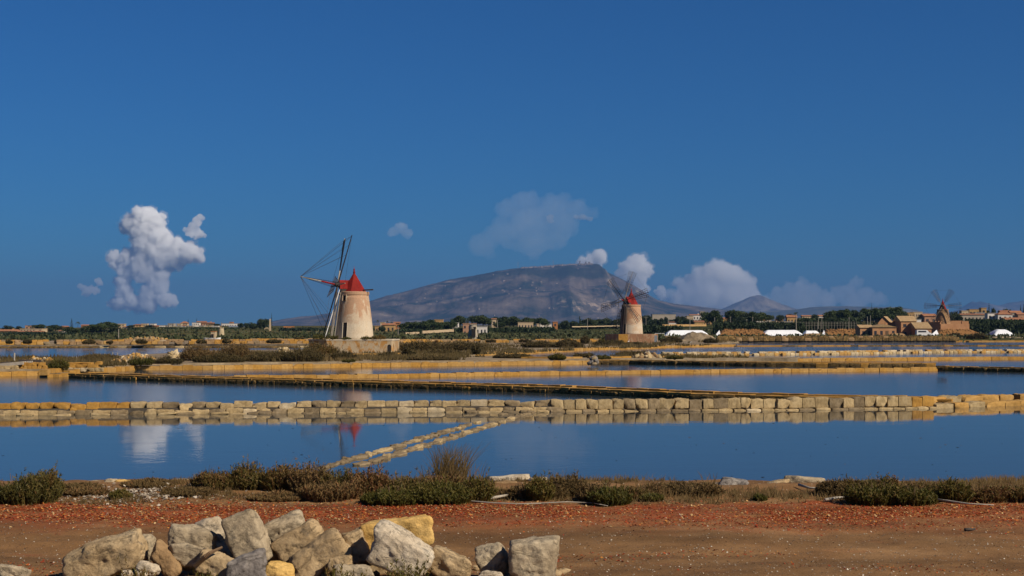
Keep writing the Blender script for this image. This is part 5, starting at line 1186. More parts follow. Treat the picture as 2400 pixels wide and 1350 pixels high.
for s in range(5):
    r = random.Random(s + 50)
    lb = [(r.uniform(-.27, .27), r.uniform(-.27, .27), r.uniform(.44, .78), r.uniform(.17, .27), r.uniform(.17, .27), r.uniform(.12, .20)) for _ in range(11)] + [(0, 0, .68, .42, .42, .24), (r.uniform(-.15, .15), 0, .86, .2, .2, .12)]
    TREES['pine'].append((trunk_mesh(.5, .035, 5, s), crown_mesh('crown', lb, 1700, .034, s, M['leaf_pine'])))
    lb = [(r.uniform(-.25, .25), r.uniform(-.25, .25), r.uniform(.25, .75), r.uniform(.16, .28), r.uniform(.16, .28), r.uniform(.14, .24)) for _ in range(10)] + [(0, 0, .45, .38, .38, .36)]
    TREES['broad'].append((trunk_mesh(.4, .035, 5, s + 9), crown_mesh('crown', lb, 1800, .034, s + 20, M['leaf_dark'])))
    lb = [(r.uniform(-.06, .06), r.uniform(-.06, .06), z, .32 * w, .32 * w, .16) for z, w in ((.15, .8), (.3, 1), (.45, .95), (.6, .8), (.75, .6), (.9, .35))]
    TREES['cypress'].append((trunk_mesh(.2, .05, 0, s + 19), crown_mesh('crown', lb, 700, .04, s + 40, M['leaf_dark'])))
def araucaria(seed):
    r = np.random.RandomState(seed); Ps = []
    for k in range(9):
        z = .18 + .78 * k / 8; q = .46 * (1 - k / 8.6)
        for a in np.arange(0, 6.28, 6.283 / 9):
            t = np.linspace(.15, 1, 7); Ps.append(np.stack([np.cos(a + k) * q * t, np.sin(a + k) * q * t, z + .04 * t * t + 0 * t], 1))
    P = np.concatenate(Ps) + r.normal(0, .008, (9 * 9 * 7 + 0, 3))[:sum(len(p) for p in Ps)] if False else np.concatenate(Ps)
    V, Fa = quads(P, .035, r, .6); return npmesh('crown', V, Fa, M['leaf_dark'], False, np.repeat(r.uniform(.2, .7, len(P)), 4))
def palm_mesh(seed):
    r = random.Random(seed); V, Fa = [], []
    for k in range(26):
        a = 6.283 * k / 26 + r.uniform(-.1, .1); up = r.uniform(-.1, 1.1); L = .42; prev = None
        for j in range(6):
            t = j / 5; x = L * (t * math.cos(up * .8)) ; z = .80 + L * .55 * (math.sin(up) * t - .75 * t * t * (1.2 - up * .3)); w = .035 * (1 - t) + .006
            c = Vector((math.cos(a) * x, math.sin(a) * x, z)); s = Vector((-math.sin(a), math.cos(a), 0)) * w; o = len(V); V += [tuple(c - s), tuple(c + s + Vector((0, 0, -.012)))]
            if j: Fa.append((o - 2, o - 1, o + 1, o))
    return npmesh('crown', V, Fa, M['leaf_dark'], False, [.6] * len(V))
ARA = (trunk_mesh(.9, .02, 0, 3, .0), araucaria(2)); PALM = (trunk_mesh(.8, .028, 0, 5, .02), palm_mesh(4))
TREES['araucaria'] = [ARA]; TREES['palm'] = [PALM]
def tree(label, px, pyt, wpx, D, kind, group=None, drop=0.3):
    m = D / F; x = (px - CX) * m; zb = fz(x, D) - drop; h = (H - (pyt - HY) * m - zb) * (1.03 if kind != 'palm' else 1.0); w = wpx * m * {'pine': 1.45, 'broad': 1.45, 'cypress': 1.5, 'araucaria': 1.05, 'palm': 1.2}[kind]
    t = thing({'pine': 'pine_tree', 'broad': 'evergreen_tree', 'cypress': 'cypress_tree', 'araucaria': 'araucaria_tree', 'palm': 'palm_tree'}[kind], label, 'tree', (x, D, zb), group, rng.uniform(0, 6.28))
    tk, cr = rng.choice(TREES[kind]); s = (w, w, max(h, 1.0)); link('trunk', tk, t, scale=s); link('crown', cr, t, scale=s); return t
GR = 'trees of the plain between the ponds and the mountain'
PINE_L = 'tree in the big dark pine clump of the far left'
TR = [('lone round tree at the far left above the ochre house', 20, 760, 23, 680, 'broad'), ('second round tree from the left, beside the pinkish house', 45, 761.5, 15, 690, 'broad'), ('wide spreading pine left of the narrow tower house', 93, 760, 30, 700, 'pine'),
      ('pine right of the narrow tower house', 130, 761, 28, 690, 'pine'), ('tree between narrow tower house and orange house', 117, 766, 16, 680, 'broad'), ('tall conical conifer on the left skyline', 168, 748, 12, 720, 'araucaria'), ('lone palm beside the tall conical conifer', 182.5, 750, 13, 715, 'palm'), ('small palm on the pinkish house roofline, far left', 68, 760, 9, 700, 'palm')]
for px, t_, w, k in ((166, 766, 30, 'pine'), (184, 768, 28, 'broad'), (203, 767, 30, 'pine'), (215, 760, 30, 'pine'), (232, 758, 30, 'pine'), (247, 754, 34, 'pine'), (262, 757, 32, 'pine'), (272, 764, 24, 'broad'), (190, 774, 34, 'broad'), (228, 771, 40, 'broad'), (258, 770, 34, 'broad')): TR.append((PINE_L, px, t_, w, rng.uniform(560, 640), k))
TR += [('small round tree between cream apartment house and ochre villa', 306, 761, 14, 690, 'broad'), ('round dark tree right of the ochre villa', 349, 761, 20, 690, 'broad'), ('feathery conifer above the village crest', 441, 749, 7, 780, 'araucaria'), ('small flat topped tree above the broad white house', 461, 747, 6, 800, 'araucaria'),
       ('low trees at the right edge of the left village', 505, 757, 22, 720, 'broad'), ('tree left of the white building with railings', 490, 759, 14, 730, 'broad'), ('round tree right of the white building with railings', 564, 755, 13, 640, 'broad'), ('second round tree right of the white building with railings', 578, 755, 11, 640, 'broad'),
       ('sloping broad tree left of the tall dark pair', 594, 753, 22, 600, 'broad'), ('tall dark tree, left one of a pair near the ruined arch', 611, 742, 16, 590, 'broad'), ('tall dark tree, right one of a pair near the ruined arch', 624, 743, 15, 585, 'broad'), ('tall thin araucaria right of the ruined arch', 636.5, 736, 7, 580, 'araucaria')]
TR += [('left of two palms above the ochre farmhouse', 885, 746, 6, 600, 'palm'), ('right of two palms above the ochre farmhouse', 908, 747.5, 6, 610, 'palm'), ('bushy tree in front of the ochre farmhouse', 895, 761.5, 15, 540, 'broad'), ('third leafy top behind the ochre farmhouse', 918, 751, 8, 620, 'palm')]
PINE_M = 'umbrella pine in the row left of the grey tower'
for px, t_, w in ((942, 759, 16), (955, 754, 24), (973, 753, 24), (992, 752, 22), (1007, 749, 24), (1024, 754, 22), (1043, 753, 22), (1058, 752, 24), (1000, 757, 30), (968, 760, 30), (1040, 760, 30)): TR.append((PINE_M, px, t_, w, rng.uniform(520, 580), 'pine'))
PINE_N = 'pine in the grove behind the grey tower'
for px, t_, w in ((1079, 739.5, 26), (1069, 743, 22), (1117, 739, 28), (1132, 738.5, 26), (1145, 746, 24), (1162, 743, 26), (1180, 741.5, 26), (1203, 741.5, 28), (1212, 746, 20), (1233, 743.5, 26), (1250, 746, 22), (1268, 744.5, 26), (1276, 748, 18), (1195, 752, 28), (1170, 755, 26)): TR.append((PINE_N, px, t_, w, rng.uniform(600, 680), 'pine'))
TR += [('slim cypress among the pines behind the grey tower', 1107.5, 741, 6, 600, 'cypress'), ('dark bushy tree right of the square orange house', 1324, 747, 20, 560, 'broad'), ('thin poplar like tree before the mountain foot', 1359, 743, 8, 580, 'cypress')]
for px, t_, w in ((1372, 745, 22), (1388, 741, 22), (1405, 744, 22), (1421, 742, 24), (1440, 745, 20), (1455, 743, 22), (1345, 749, 20)): TR.append(('tree in the dark row left of the middle windmill', px, t_, w, rng.uniform(580, 640), 'broad'))
for px, t_, w in ((1514, 735, 26), (1537, 744, 22), (1550, 742, 14), (1561, 739, 10), (1590, 737, 14), (1600, 738, 16), (1525, 748, 26), (1585, 745, 22), (1612, 745, 18)): TR.append(('tree in the ragged group around the factory hall', px, t_, w, rng.uniform(600, 700), 'broad'))
for px, t_, w in ((1657, 730, 24), (1672, 727, 26), (1685, 733, 18), (1660, 740, 30), (1716, 726, 26), (1734, 728, 24), (1728, 740, 34), (1748, 731, 26), (1766, 730, 30), (1784, 731, 24), (1802, 737, 22), (1722, 748, 34), (1750, 744, 30), (1705, 748, 26)): TR.append(('tree in the thick grove before the pointed peak', px, t_, w, rng.uniform(560, 680), rng.choice(['broad', 'pine'])))
TR += [('leafy tree left of the right palm', 1829, 735, 18, 650, 'broad'), ('dense tree behind the broad orange roof', 1850, 732, 18, 700, 'broad'), ('tall palm over the broad orange roof', 1865, 727, 14, 600, 'palm'), ('round tree right of the dark red roof', 1910, 734, 16, 700, 'broad')]
for px, t_, w in ((1943, 729, 24), (1955, 727, 22), (1968, 726, 24), (1982, 724, 26), (1995, 723, 26), (2010, 722, 28), (2030, 722.5, 28), (2048, 722, 28), (2066, 721.5, 28), (2085, 719, 28), (2103, 718, 26), (2116, 724, 18), (2040, 735, 40), (2075, 735, 40), (1975, 737, 34), (2105, 732, 26)): TR.append(('tree in the long dense row behind the red farm', px, t_, w, rng.uniform(580, 640), rng.choice(['pine', 'broad'])))
TR += [('bushy tree between red farm wing and pink house', 2154, 733, 16, 540, 'broad'), ('dark tree right of the right windmill', 2236, 725, 20, 560, 'broad'), ('low dark tree under the right windmill sails', 2248, 731, 18, 560, 'broad'), ('small tree against the long pale low house', 2225, 740, 16, 500, 'broad'), ('conical conifer over the right ridge', 2318, 712, 9, 700, 'araucaria'), ('bushy tree beside the conical conifer', 2329, 717, 10, 690, 'broad'), ('tree right of the square pale tower house', 2314, 722, 12, 680, 'broad'),
       ('dark tree above the ochre tiled roof', 2357, 718, 16, 690, 'broad'), ('second dark tree above the ochre tiled roof', 2366, 720, 10, 690, 'broad'), ('left cypress at the right edge', 2392, 717, 5, 680, 'cypress'), ('right cypress at the right edge', 2399, 716, 5, 680, 'cypress'), ('small trees left of the ochre flats on the ridge', 2283, 728, 18, 640, 'broad'), ('slim cypress on the skyline over the right pine row', 2043, 712, 6, 760, 'araucaria')]
ORD = ['leftmost', 'second', 'third', 'fourth', 'fifth', 'sixth', 'seventh', 'eighth', 'ninth', 'tenth', 'eleventh', 'twelfth', 'thirteenth', 'fourteenth', 'fifteenth', 'rightmost']
byl = {}
for q in TR: byl.setdefault(q[0], []).append(q[1])
for (lb, px, t_, w, D, k) in TR:
    xs_ = sorted(byl[lb])
    if len(xs_) > 1: i = xs_.index(px); lb = (ORD[0] if i == 0 else 'rightmost' if i == len(xs_) - 1 else ORD[i] + ' from left') + ' ' + lb
    tree(lb, px, t_, w, D, k, GR)

# reed beds, hedges and low tree masses nobody could count
def reed(label, px0, px1, pyt, pyt2, D, dep, n, mat, name='reed_bed', sz=.35, drop=.2):
    r = np.random.RandomState(int(px0) + 900); u = r.uniform(0, 1, n); px = px0 + (px1 - px0) * u; Y = D + r.uniform(0, dep, n); X = (px - CX) / F * Y
    top = H - (pyt + (pyt2 - pyt) * u - HY) / F * Y + .35 * fbm(np.stack([X * .5, Y * .3, X * 0], -1), 3, 5) ; zb = field_z(X, Y) - drop; zz = zb + (top - zb) * r.uniform(.0, 1.0, n) ** .8
    P = np.stack([X, Y, np.maximum(zz, zb)], -1); V, Fa = quads(P, sz, r, -.5)
    t = np.repeat(np.clip(.45 + .2 * r.normal(0, 1, n) + .3 * fbm(P * np.array([.12, .12, .3]), 3, 3), 0, 1), 4)
    return tag(link(name, npmesh(name, V, Fa, mat)), label, None, None, 'stuff')
reed('green reed bed in front of the cottages right of the middle windmill', 1672, 1885, 757, 758, 470, 30, 9000, M['leaf_reed'])
reed('low hedge by the pipe frame', 1500, 1600, 764, 766, 450, 14, 3500, M['leaf_reed'], 'hedge')
reed('dense netted orchard greenery', 1870, 2016, 747, 747, 500, 40, 9000, M['leaf_reed'], 'orchard_greenery')
reed('dark reed slope right of the right windmill', 2262, 2440, 750, 752, 480, 60, 13000, M['leaf_reed'])
reed('dark hedge line at the far left shore', -30, 175, 781, 783, 420, 30, 6000, M['leaf_dark'], 'hedge')
reed('long hedge before the left village', 175, 330, 783, 786, 420, 30, 4000, M['leaf_reed'], 'hedge')
reed('dark hedge strip under the village', 300, 560, 771.5, 771.5, 600, 20, 5000, M['leaf_dark'], 'hedge', .4)
reed('dark field edge left of the nearest windmill', 655, 760, 770.5, 771, 560, 10, 2500, M['leaf_dark'], 'hedge', .35)
reed('hedge in front of the dark tree row', 1300, 1460, 760, 761, 600, 18, 5000, M['leaf_dark'], 'hedge', .4)
reed('scrub hedge along the foot of the pines', 930, 1300, 773, 768, 520, 20, 6000, M['leaf_reed'], 'hedge', .35)
reed('low hedge behind the right houses', 2250, 2420, 738, 738, 690, 30, 6000, M['leaf_dark'], 'hedge', .5)
reed('low hedge in front of the dark poplars', 1520, 1700, 752, 753, 660, 30, 5000, M['leaf_dark'], 'hedge', .45)

# ------------------------------------------------------------------ shrubs
def shrub_mesh(w, d, h, n, seed, mat, per=9, leaf=.05, lw=.011, stemw=.006, tone=.45, lean=.35, dome=.6, tonevar=.16):
    r = np.random.RandomState(seed); a = r.uniform(0, 6.283, n); q = np.sqrt(r.uniform(0, 1, n)); bx = np.cos(a) * q * w / 2; by = np.sin(a) * q * d / 2
    cl = fbm(np.stack([bx * 2.6, by * 2.6, bx * 0 + seed], -1), 3, seed); hh = h * (1 - dome * q ** 2.4) * (.62 + .36 * r.uniform(0, 1, n) ** 1.5 + .62 * cl); hh = np.maximum(hh, h * .12); st = r.uniform(0, 1, n) < .035; hh = np.where(st, hh * 1.35, hh)
    out = np.stack([np.cos(a) * q, np.sin(a) * q, np.zeros(n)], -1) * lean + r.normal(0, .16, (n, 3)) * np.array([1, 1, 0])
    B = np.stack([bx * .82, by * .82, np.zeros(n)], -1); Tp = B + out * hh[:, None] + np.stack([0 * hh, 0 * hh, hh], -1); side = unit(r, n); side[:, 2] = 0; side /= np.linalg.norm(side, axis=1, keepdims=True) + 1e-6
    sw = stemw; tone_s = tone + tonevar * r.normal(0, .7, n) + .22 * cl
    V = [np.stack([B - side * sw, B + side * sw, Tp], 1).reshape(-1, 3)]; T = [np.repeat(tone_s + .12, 3)]
    t = r.uniform(.22, 1.0, (n, per)); t = t ** .75; C0 = B[:, None] + (Tp - B)[:, None] * t[..., None]
    dr = unit(r, n * per).reshape(n, per, 3); dr[..., 2] = np.abs(dr[..., 2]) * .9 + .35; dr /= np.linalg.norm(dr, axis=-1, keepdims=True)
    L = leaf * r.uniform(.5, 1.4, (n, per))[..., None]; s2 = np.cross(dr, unit(r, n * per).reshape(n, per, 3)); s2 /= np.linalg.norm(s2, axis=-1, keepdims=True) + 1e-6
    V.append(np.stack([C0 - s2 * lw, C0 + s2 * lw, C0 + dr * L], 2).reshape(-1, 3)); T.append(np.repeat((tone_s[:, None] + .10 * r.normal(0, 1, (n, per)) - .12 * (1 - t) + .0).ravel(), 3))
    V = np.concatenate(V); T = np.clip(np.concatenate(T), 0, 1); Fa = np.arange(len(V)).reshape(-1, 3)
    return npmesh('foliage', V, Fa, mat, False, T)
def shrub(label, px, pyb, wpx, hpx, mat, tone=.45, z=.55, dens=1.0, group=None, dep=.75, seed=0, name='shrub', leaf=.040, lw=.0075, per=16, lean=.42, dome=.6):
    b = G(px, pyb, z); b.z = gz(b.x, b.y) if z == .55 else z; m = b.y / F; w, h = wpx * m, hpx * m; d = max(w * dep, .35) if w < 1.2 else 1.0
    h *= .86; b.y += d * .45
    t = thing(name, label, 'shrub', b, group); n = int(900 * dens * w * d + 120)
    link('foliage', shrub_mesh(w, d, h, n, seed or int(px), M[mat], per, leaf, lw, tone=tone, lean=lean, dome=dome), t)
    mb = MB(); rr = random.Random(int(px))
    for k in range(14):
        a = rr.uniform(0, 6.28); q = rr.uniform(.1, .8); x, y = math.cos(a) * q * w * .3, math.sin(a) * q * d * .3
        mb.path([(x * .5, y * .5, -.03), (x, y, h * .3), (x * 1.5 + rr.gauss(0, .04), y * 1.4, h * rr.uniform(.55, .95))], [.010, .007, .003], 4)
    mb.build('stems', M['wood_brown'], t); return t
FG = 'shrubs along the near shore'
SH = [('big olive bush at the left edge of the near shore', 30, 1186, 200, 88, 'leaf_glass', .36, 1.2), ('spiky upper half of bush behind the left edge bush', 85, 1168, 110, 62, 'leaf_glass', .45, 1.0),
      ('reddish brown shrub at the left end of the long shore thicket', 500, 1158, 130, 60, 'leaf_glass', .60, 1.2), ('brown green shrub second from the left in the thicket', 575, 1157, 120, 58, 'leaf_glass', .52, 1.2), ('low brown shrub third from the left in the thicket', 650, 1158, 110, 58, 'leaf_glass', .58, 1.1),
      ('greyish dry shrub with twiggy top, left middle of the thicket', 725, 1162, 120, 76, 'leaf_dry', .40, 1.0), ('shrub with a green crown in front of the stone line end', 795, 1165, 110, 80, 'leaf_glass', .42, 1.1), ('pale dry shrub spreading in front of the green crowned one', 770, 1176, 170, 62, 'leaf_dry', .50, .9),
      ('dry brown shrub in the middle of the thicket', 868, 1170, 130, 68, 'leaf_glass', .62, 1.1), ('mixed green and rusty shrub right of the thicket middle', 945, 1174, 140, 84, 'leaf_glass', .50, 1.2), ('dark green low shrub at the front of the thicket', 915, 1186, 170, 52, 'leaf_green', .40, 1.3), ('green front shrub under the tall dry grasses', 1030, 1185, 180, 58, 'leaf_green', .42, 1.3),
      ('rusty shrub at the foot of the tall dry grasses', 1050, 1172, 130, 70, 'leaf_glass', .60, 1.0), ('green shrub at the right end of the long thicket', 1118, 1178, 80, 62, 'leaf_green', .50, 1.1),
      ('dry brown shrub just right of the white crusted shore stone', 1222, 1172, 74, 50, 'leaf_dry', .45, 1.0), ('small dark green shrub beside the whitish driftwood', 1266, 1177, 64, 52, 'leaf_green', .42, 1.2), ('dry grey brown shrub behind the whitish driftwood', 1332, 1168, 96, 52, 'leaf_dry', .40, 1.0), ('dark shrub with fresh green right flank', 1432, 1184, 112, 66, 'leaf_green', .46, 1.3), ('brown twiggy shrub left against the dark one', 1390, 1178, 70, 58, 'leaf_dry', .40, 1.1),
      ('low green shrub by the yellow pebble', 1532, 1177, 60, 20, 'leaf_green', .50, 1.2), ('flat rusty shrub behind the yellow pebble', 1536, 1164, 110, 34, 'leaf_dry', .62, .9), ('flat dry shrub left of the rounded shore rocks', 1640, 1166, 140, 36, 'leaf_dry', .55, .9), ('tiny green weed on the bare right bank', 1786, 1174, 32, 22, 'leaf_green', .40, 1.4),
      ('grey twiggy left end of the right hand thicket', 1962, 1166, 90, 44, 'leaf_dry', .36, 1.0), ('large green shrub in the right hand thicket', 2060, 1186, 150, 64, 'leaf_green', .52, 1.2), ('brownish crown behind the large green shrub', 2050, 1168, 160, 52, 'leaf_glass', .60, 1.0), ('second large green shrub in the right hand thicket', 2150, 1188, 130, 60, 'leaf_green', .50, 1.2), ('rusty tufted shrub in the right hand thicket', 2180, 1172, 130, 54, 'leaf_glass', .62, 1.1),
      ('dark green shrub toward the right edge', 2245, 1182, 90, 56, 'leaf_green', .44, 1.1), ('brown shrub near the right edge', 2320, 1181, 120, 54, 'leaf_glass', .66, 1.0), ('brown shrub cut by the right edge', 2400, 1180, 120, 54, 'leaf_glass', .62, 1.0),
      ('low dry mat of plants near the left shore stones', 340, 1152, 170, 18, 'leaf_dry', .50, .8), ('low dry mat in front of the left end of the thicket', 430, 1168, 150, 24, 'leaf_dry', .55, .8), ('small greenish weed in the shell patch', 275, 1174, 56, 20, 'leaf_green', .55, .9), ('low grey mat right of the left edge bush', 175, 1156, 120, 16, 'leaf_dry', .45, .7), ('rusty low mat at the middle of the bank', 640, 1176, 180, 18, 'leaf_dry', .66, .6), ('brown shrub behind the flat rusty one', 1590, 1162, 130, 40, 'leaf_dry', .48, .9), ('low rusty shrub left of the dark green flank', 1490, 1170, 90, 40, 'leaf_glass', .64, .9), ('twiggy grey shrub right of the small dark green one', 1300, 1172, 80, 44, 'leaf_dry', .36, .9), ('low brown shrub at the far side of the left bank', 190, 1166, 120, 20, 'leaf_dry', .52, .8), ('dry mat behind the long driftwood stick', 1180, 1170, 110, 22, 'leaf_dry', .56, .8)]
for (lb, px, pb, w, h, mt, tone, dn) in SH: shrub(lb, px, pb, w, h, mt, tone, dens=dn, group=FG)
def grass(label, px, pyb, wpx, hpx, n, z=.55, tone=.5, mat='leaf_dry', lean=.28, w_=.006, group='tall dry grass tufts on the near shore', d=.3):
    b = G(px, pyb, z); b.z = gz(b.x, b.y) if z == .55 else z; m = b.y / F; w, h = wpx * m, hpx * m; r = np.random.RandomState(int(px) + 900)
    V, T, Fa = [], [], []
    for k in range(n):
        x, y = r.uniform(-.5, .5) * w * .5, r.uniform(-.5, .5) * d; L = h * r.uniform(.45, 1.05); dx, dy = r.normal(.10, lean) * L, r.normal(0, .15) * L; o = len(V); tt = np.clip(tone + r.normal(0, .15), 0, 1)
        for t in (0, .35, .7, 1.0):
            c = np.array([x + dx * t ** 1.7, y + dy * t ** 1.7, L * (t - .12 * t * t)]); s = np.array([w_ * (1 - t * .85), 0, 0]); V += [c - s, c + s]; T += [tt, tt]
        Fa += [(o + 2 * j, o + 2 * j + 1, o + 2 * j + 3, o + 2 * j + 2) for j in range(3)]
    o = link('dry_grass', npmesh('dry_grass', V, Fa, M[mat], False, T), None, b); return tag(o, label, 'grass tuft', group)
grass('tallest tuft of dry grass rising over the thicket', 1055, 1150, 130, 118, 320, tone=.42)
grass('sparse tall grass stems left of the tallest tuft', 1010, 1150, 80, 70, 70, tone=.5)
grass('thin grass stems leaning right over the rusty flat shrub', 1520, 1160, 120, 62, 40, tone=.5, lean=.4)
grass('few thin stems right of the tallest grass tuft', 1110, 1150, 80, 75, 26, tone=.45)
grass('thin stems among the dry shrubs beside the white crusted stone', 1310, 1160, 110, 66, 34, tone=.45)
grass('lone curled seed stalk over the thicket', 668, 1130, 16, 60, 4, tone=.5)
grass('wispy stems on the left end of the thicket', 490, 1135, 30, 40, 14, tone=.4)
grass('thin stems by the rounded shore rocks', 1665, 1150, 70, 45, 18, tone=.45)
# mid distance bushes on the banks
def mbush(label, px, pyb, wpx, hpx, mat, tone, z=.35, group='bushes on the mill bank', cat=None):
    b = G(px, pyb, z); m = b.y / F; w, h = wpx * m, hpx * m; d = min(max(w * .7, .8), 3.0); b.y += d * .4; t = thing('bush', label, 'bush', b, group)
    n = int(min(1500, 260 * w * d * .35 + 160)); link('foliage', shrub_mesh(w, d, h, n, abs(int(px)), M[mat], 9, .10 * max(1, m / .03), .022 * max(1, m / .03), .012, tone), t)
    mb = MB()
    for k in range(6):
        a = k * 1.05; mb.path([(0, 0, -.05), (math.cos(a) * w * .2, math.sin(a) * d * .2, h * .5), (math.cos(a) * w * .3, math.sin(a) * d * .3, h * .8)], [.03, .02, .008], 4)
    mb.build('stems', M['wood_brown'], t)
for a in [('large dry wind combed bush, left of two on the mill bank', 462, 846, 110, 38, 'leaf_dry', .36), ('large dry wind combed bush, right of two on the mill bank', 548, 843, 92, 40, 'leaf_dry', .40), ('low grey green scrub joining the two large dry bushes', 505, 850, 150, 20, 'leaf_scrub', .35), ('brown scrub between large dry bush and pale stone heap', 615, 848, 120, 24, 'leaf_scrub', .50), ('tall scrub left of the nearest windmill platform', 700, 848, 130, 36, 'leaf_scrub', .45),
          ('olive scrub climbing the left corner of the platform', 750, 836, 90, 34, 'leaf_glass', .42), ('low scrub at the platform foot', 800, 844, 80, 20, 'leaf_scrub', .42), ('dark round bush between the ruined walls', 132, 868, 54, 28, 'leaf_green', .34), ('green bush in front of the pinkish rubble heap', 325, 856, 66, 24, 'leaf_green', .30), ('low scrub along the left far pond edge', 225, 843, 110, 13, 'leaf_scrub', .55), ('low scrub at the left edge behind the shelter', 60, 847, 90, 11, 'leaf_scrub', .40),
          ('scrub on the right of the pinkish rubble heap', 385, 853, 90, 16, 'leaf_scrub', .35), ('flat green plant on the bright dike left of the arch', 816, 849, 38, 6, 'leaf_green', .40), ('dark scrub mound under the arch', 905, 836, 50, 10, 'leaf_scrub', .30), ('dark bush right of the arched platform end', 958, 836, 34, 22, 'leaf_scrub', .30), ('grey scrub patch right of the platform', 985, 824, 120, 24, 'leaf_scrub', .36), ('grey brown scrub below the grey tower', 1085, 822, 130, 20, 'leaf_scrub', .40),
          ('hanging dark bush over the bright kerb', 1117, 831, 18, 22, 'leaf_scrub', .28), ('scrub line above the bright kerb', 1040, 832, 110, 12, 'leaf_scrub', .38), ('brown scrub strip in front of the far blue pond', 1010, 845, 150, 10, 'leaf_scrub', .48), ('scrub strip left of the green cushion', 1200, 840, 110, 11, 'leaf_scrub', .45), ('green cushion plant on the strip', 1306, 843, 48, 13, 'leaf_green', .36), ('brown low scrub right of the green cushion', 1370, 838, 60, 12, 'leaf_scrub', .50),
          ('small green cushion behind the stone jumble', 1412, 842, 50, 8, 'leaf_green', .42), ('reddish scrub above the mixed stones', 1490, 833, 110, 9, 'leaf_scrub', .66), ('flat green cushion on the strip end', 1583, 842, 48, 8, 'leaf_green', .44), ('scrub at the left of the middle windmill bank', 1260, 815, 90, 14, 'leaf_scrub', .34), ('greenish scrub on the middle windmill bank', 1330, 815, 90, 16, 'leaf_scrub', .36), ('tall dark bush left of the middle windmill platform', 1372, 806, 20, 20, 'leaf_scrub', .30),
          ('scrub at the left foot of the middle platform', 1430, 810, 90, 12, 'leaf_scrub', .34), ('dark low scrub in front of the middle platform', 1490, 809, 60, 6, 'leaf_scrub', .32), ('dark bush on the dark platform corner', 1411, 803, 18, 9, 'leaf_green', .25), ('scrub crest on the sandy mound', 1632, 786, 76, 9, 'leaf_scrub', .40), ('dark scrub at the left of the sandy mound', 1575, 803, 60, 12, 'leaf_scrub', .36), ('dark scrub patch on the mound flank', 1668, 804, 40, 10, 'leaf_scrub', .32),
          ('rounded grey bush on the ochre bank', 2240, 793, 34, 10, 'leaf_scrub', .36), ('wide dry bush on the ochre bank near the conical heap', 2295, 797, 60, 14, 'leaf_scrub', .40), ('round dark bush on the yellow bank right of the windmill', 948, 803, 20, 8, 'leaf_scrub', .28), ('second dark bush on the yellow bank', 985, 803, 36, 9, 'leaf_scrub', .30), ('third dark bush on the yellow bank', 1021, 803, 18, 9, 'leaf_scrub', .26), ('bush over the left yellow bank', 135, 806, 20, 9, 'leaf_scrub', .30), ('brown tuft on the dike at the right', 2212, 866, 26, 7, 'leaf_dry', .6)]: mbush(*a)
for i, (px, pyb, w, h) in enumerate(((752, 796, 46, 13), (783, 796, 20, 12), (812, 796.5, 30, 6), (858, 796.5, 30, 9), (885, 796.5, 44, 12))):
    D = 150.6; m = D / F; b = W(px, pyb, D); o = link('weeds', shrub_mesh(w * m, .9, h * m, 150, 300 + i, M['leaf_green'], 7, .12, .02, .012, .62 if i > 2 else .35), None, b)
    tag(o, ['tall dark weeds at the left of the windmill platform', 'weeds at the left foot of the windmill tower', 'short weeds around the windmill door', 'weeds right of the windmill door', 'yellow green weeds on the right of the windmill platform'][i], 'weeds', 'weeds on the windmill platform')
# low scrub scattered over the banks
def inside(x, y, poly):
    c = False; j = len(poly) - 1
    for i in range(len(poly)):
        a, b = poly[i], poly[j]
        if (a[1] > y) != (b[1] > y) and x < (b[0] - a[0]) * (y - a[1]) / (b[1] - a[1]) + a[0]: c = not c
        j = i
    return c
BANK = [(-100, 868), (230, 862), (330, 853), (600, 848.5), (900, 845.5), (1200, 843), (1384, 842), (1600, 840), (1860, 838), (1580, 835.5), (1240, 836.5), (1085, 832.5), (1240, 827.5), (1400, 818.5), (1600, 812.8), (1700, 812), (1690, 806), (1750, 801.5), (1750, 799.6), (775, 799.6), (772, 817.5), (720, 820), (500, 822), (400, 828), (260, 835.5), (0, 839.5), (-100, 841)]
rr = np.random.RandomState(77); Vs, Ts = [], []; cnt = 0
while cnt < 1800:
    px, py = rr.uniform(-60, 1750), 799 + 69 * rr.uniform() ** .8
    if not inside(px, py, BANK): continue
    b = G(px, py, .35); dn = float(fbm(np.array([[b.x * .12, b.y * .07, 3.0]]), 3, 7)[0])
    if dn < -.02 + rr.uniform(-.15, .15): continue
    m = b.y / F; s = rr.uniform(.25, .7) * (1 + .4 * (b.y > 150)); k = 12; P = np.array([b.x, b.y, .35]) + np.stack([rr.normal(0, s * .5, k), rr.normal(0, s * .4, k), 0 * np.zeros(k)], -1)
    L = s * rr.uniform(.3, .8, k); tip = P + np.stack([rr.normal(0, .2, k) * s, rr.normal(0, .2, k) * s, L], -1); w_ = .035 + .02 * m / .05
    Vs.append(np.stack([P + [-w_, 0, 0], P + [w_, 0, 0], tip], 1).reshape(-1, 3)); Ts.append(np.repeat(np.clip(.40 + .5 * dn + rr.normal(0, .1, k), 0, 1), 3)); cnt += 1
V = np.concatenate(Vs); tag(link('scrub', npmesh('scrub', V, np.arange(len(V)).reshape(-1, 3), M['leaf_scrub'], False, np.concatenate(Ts))), 'low dry scrub covering the banks', None, None, 'stuff')

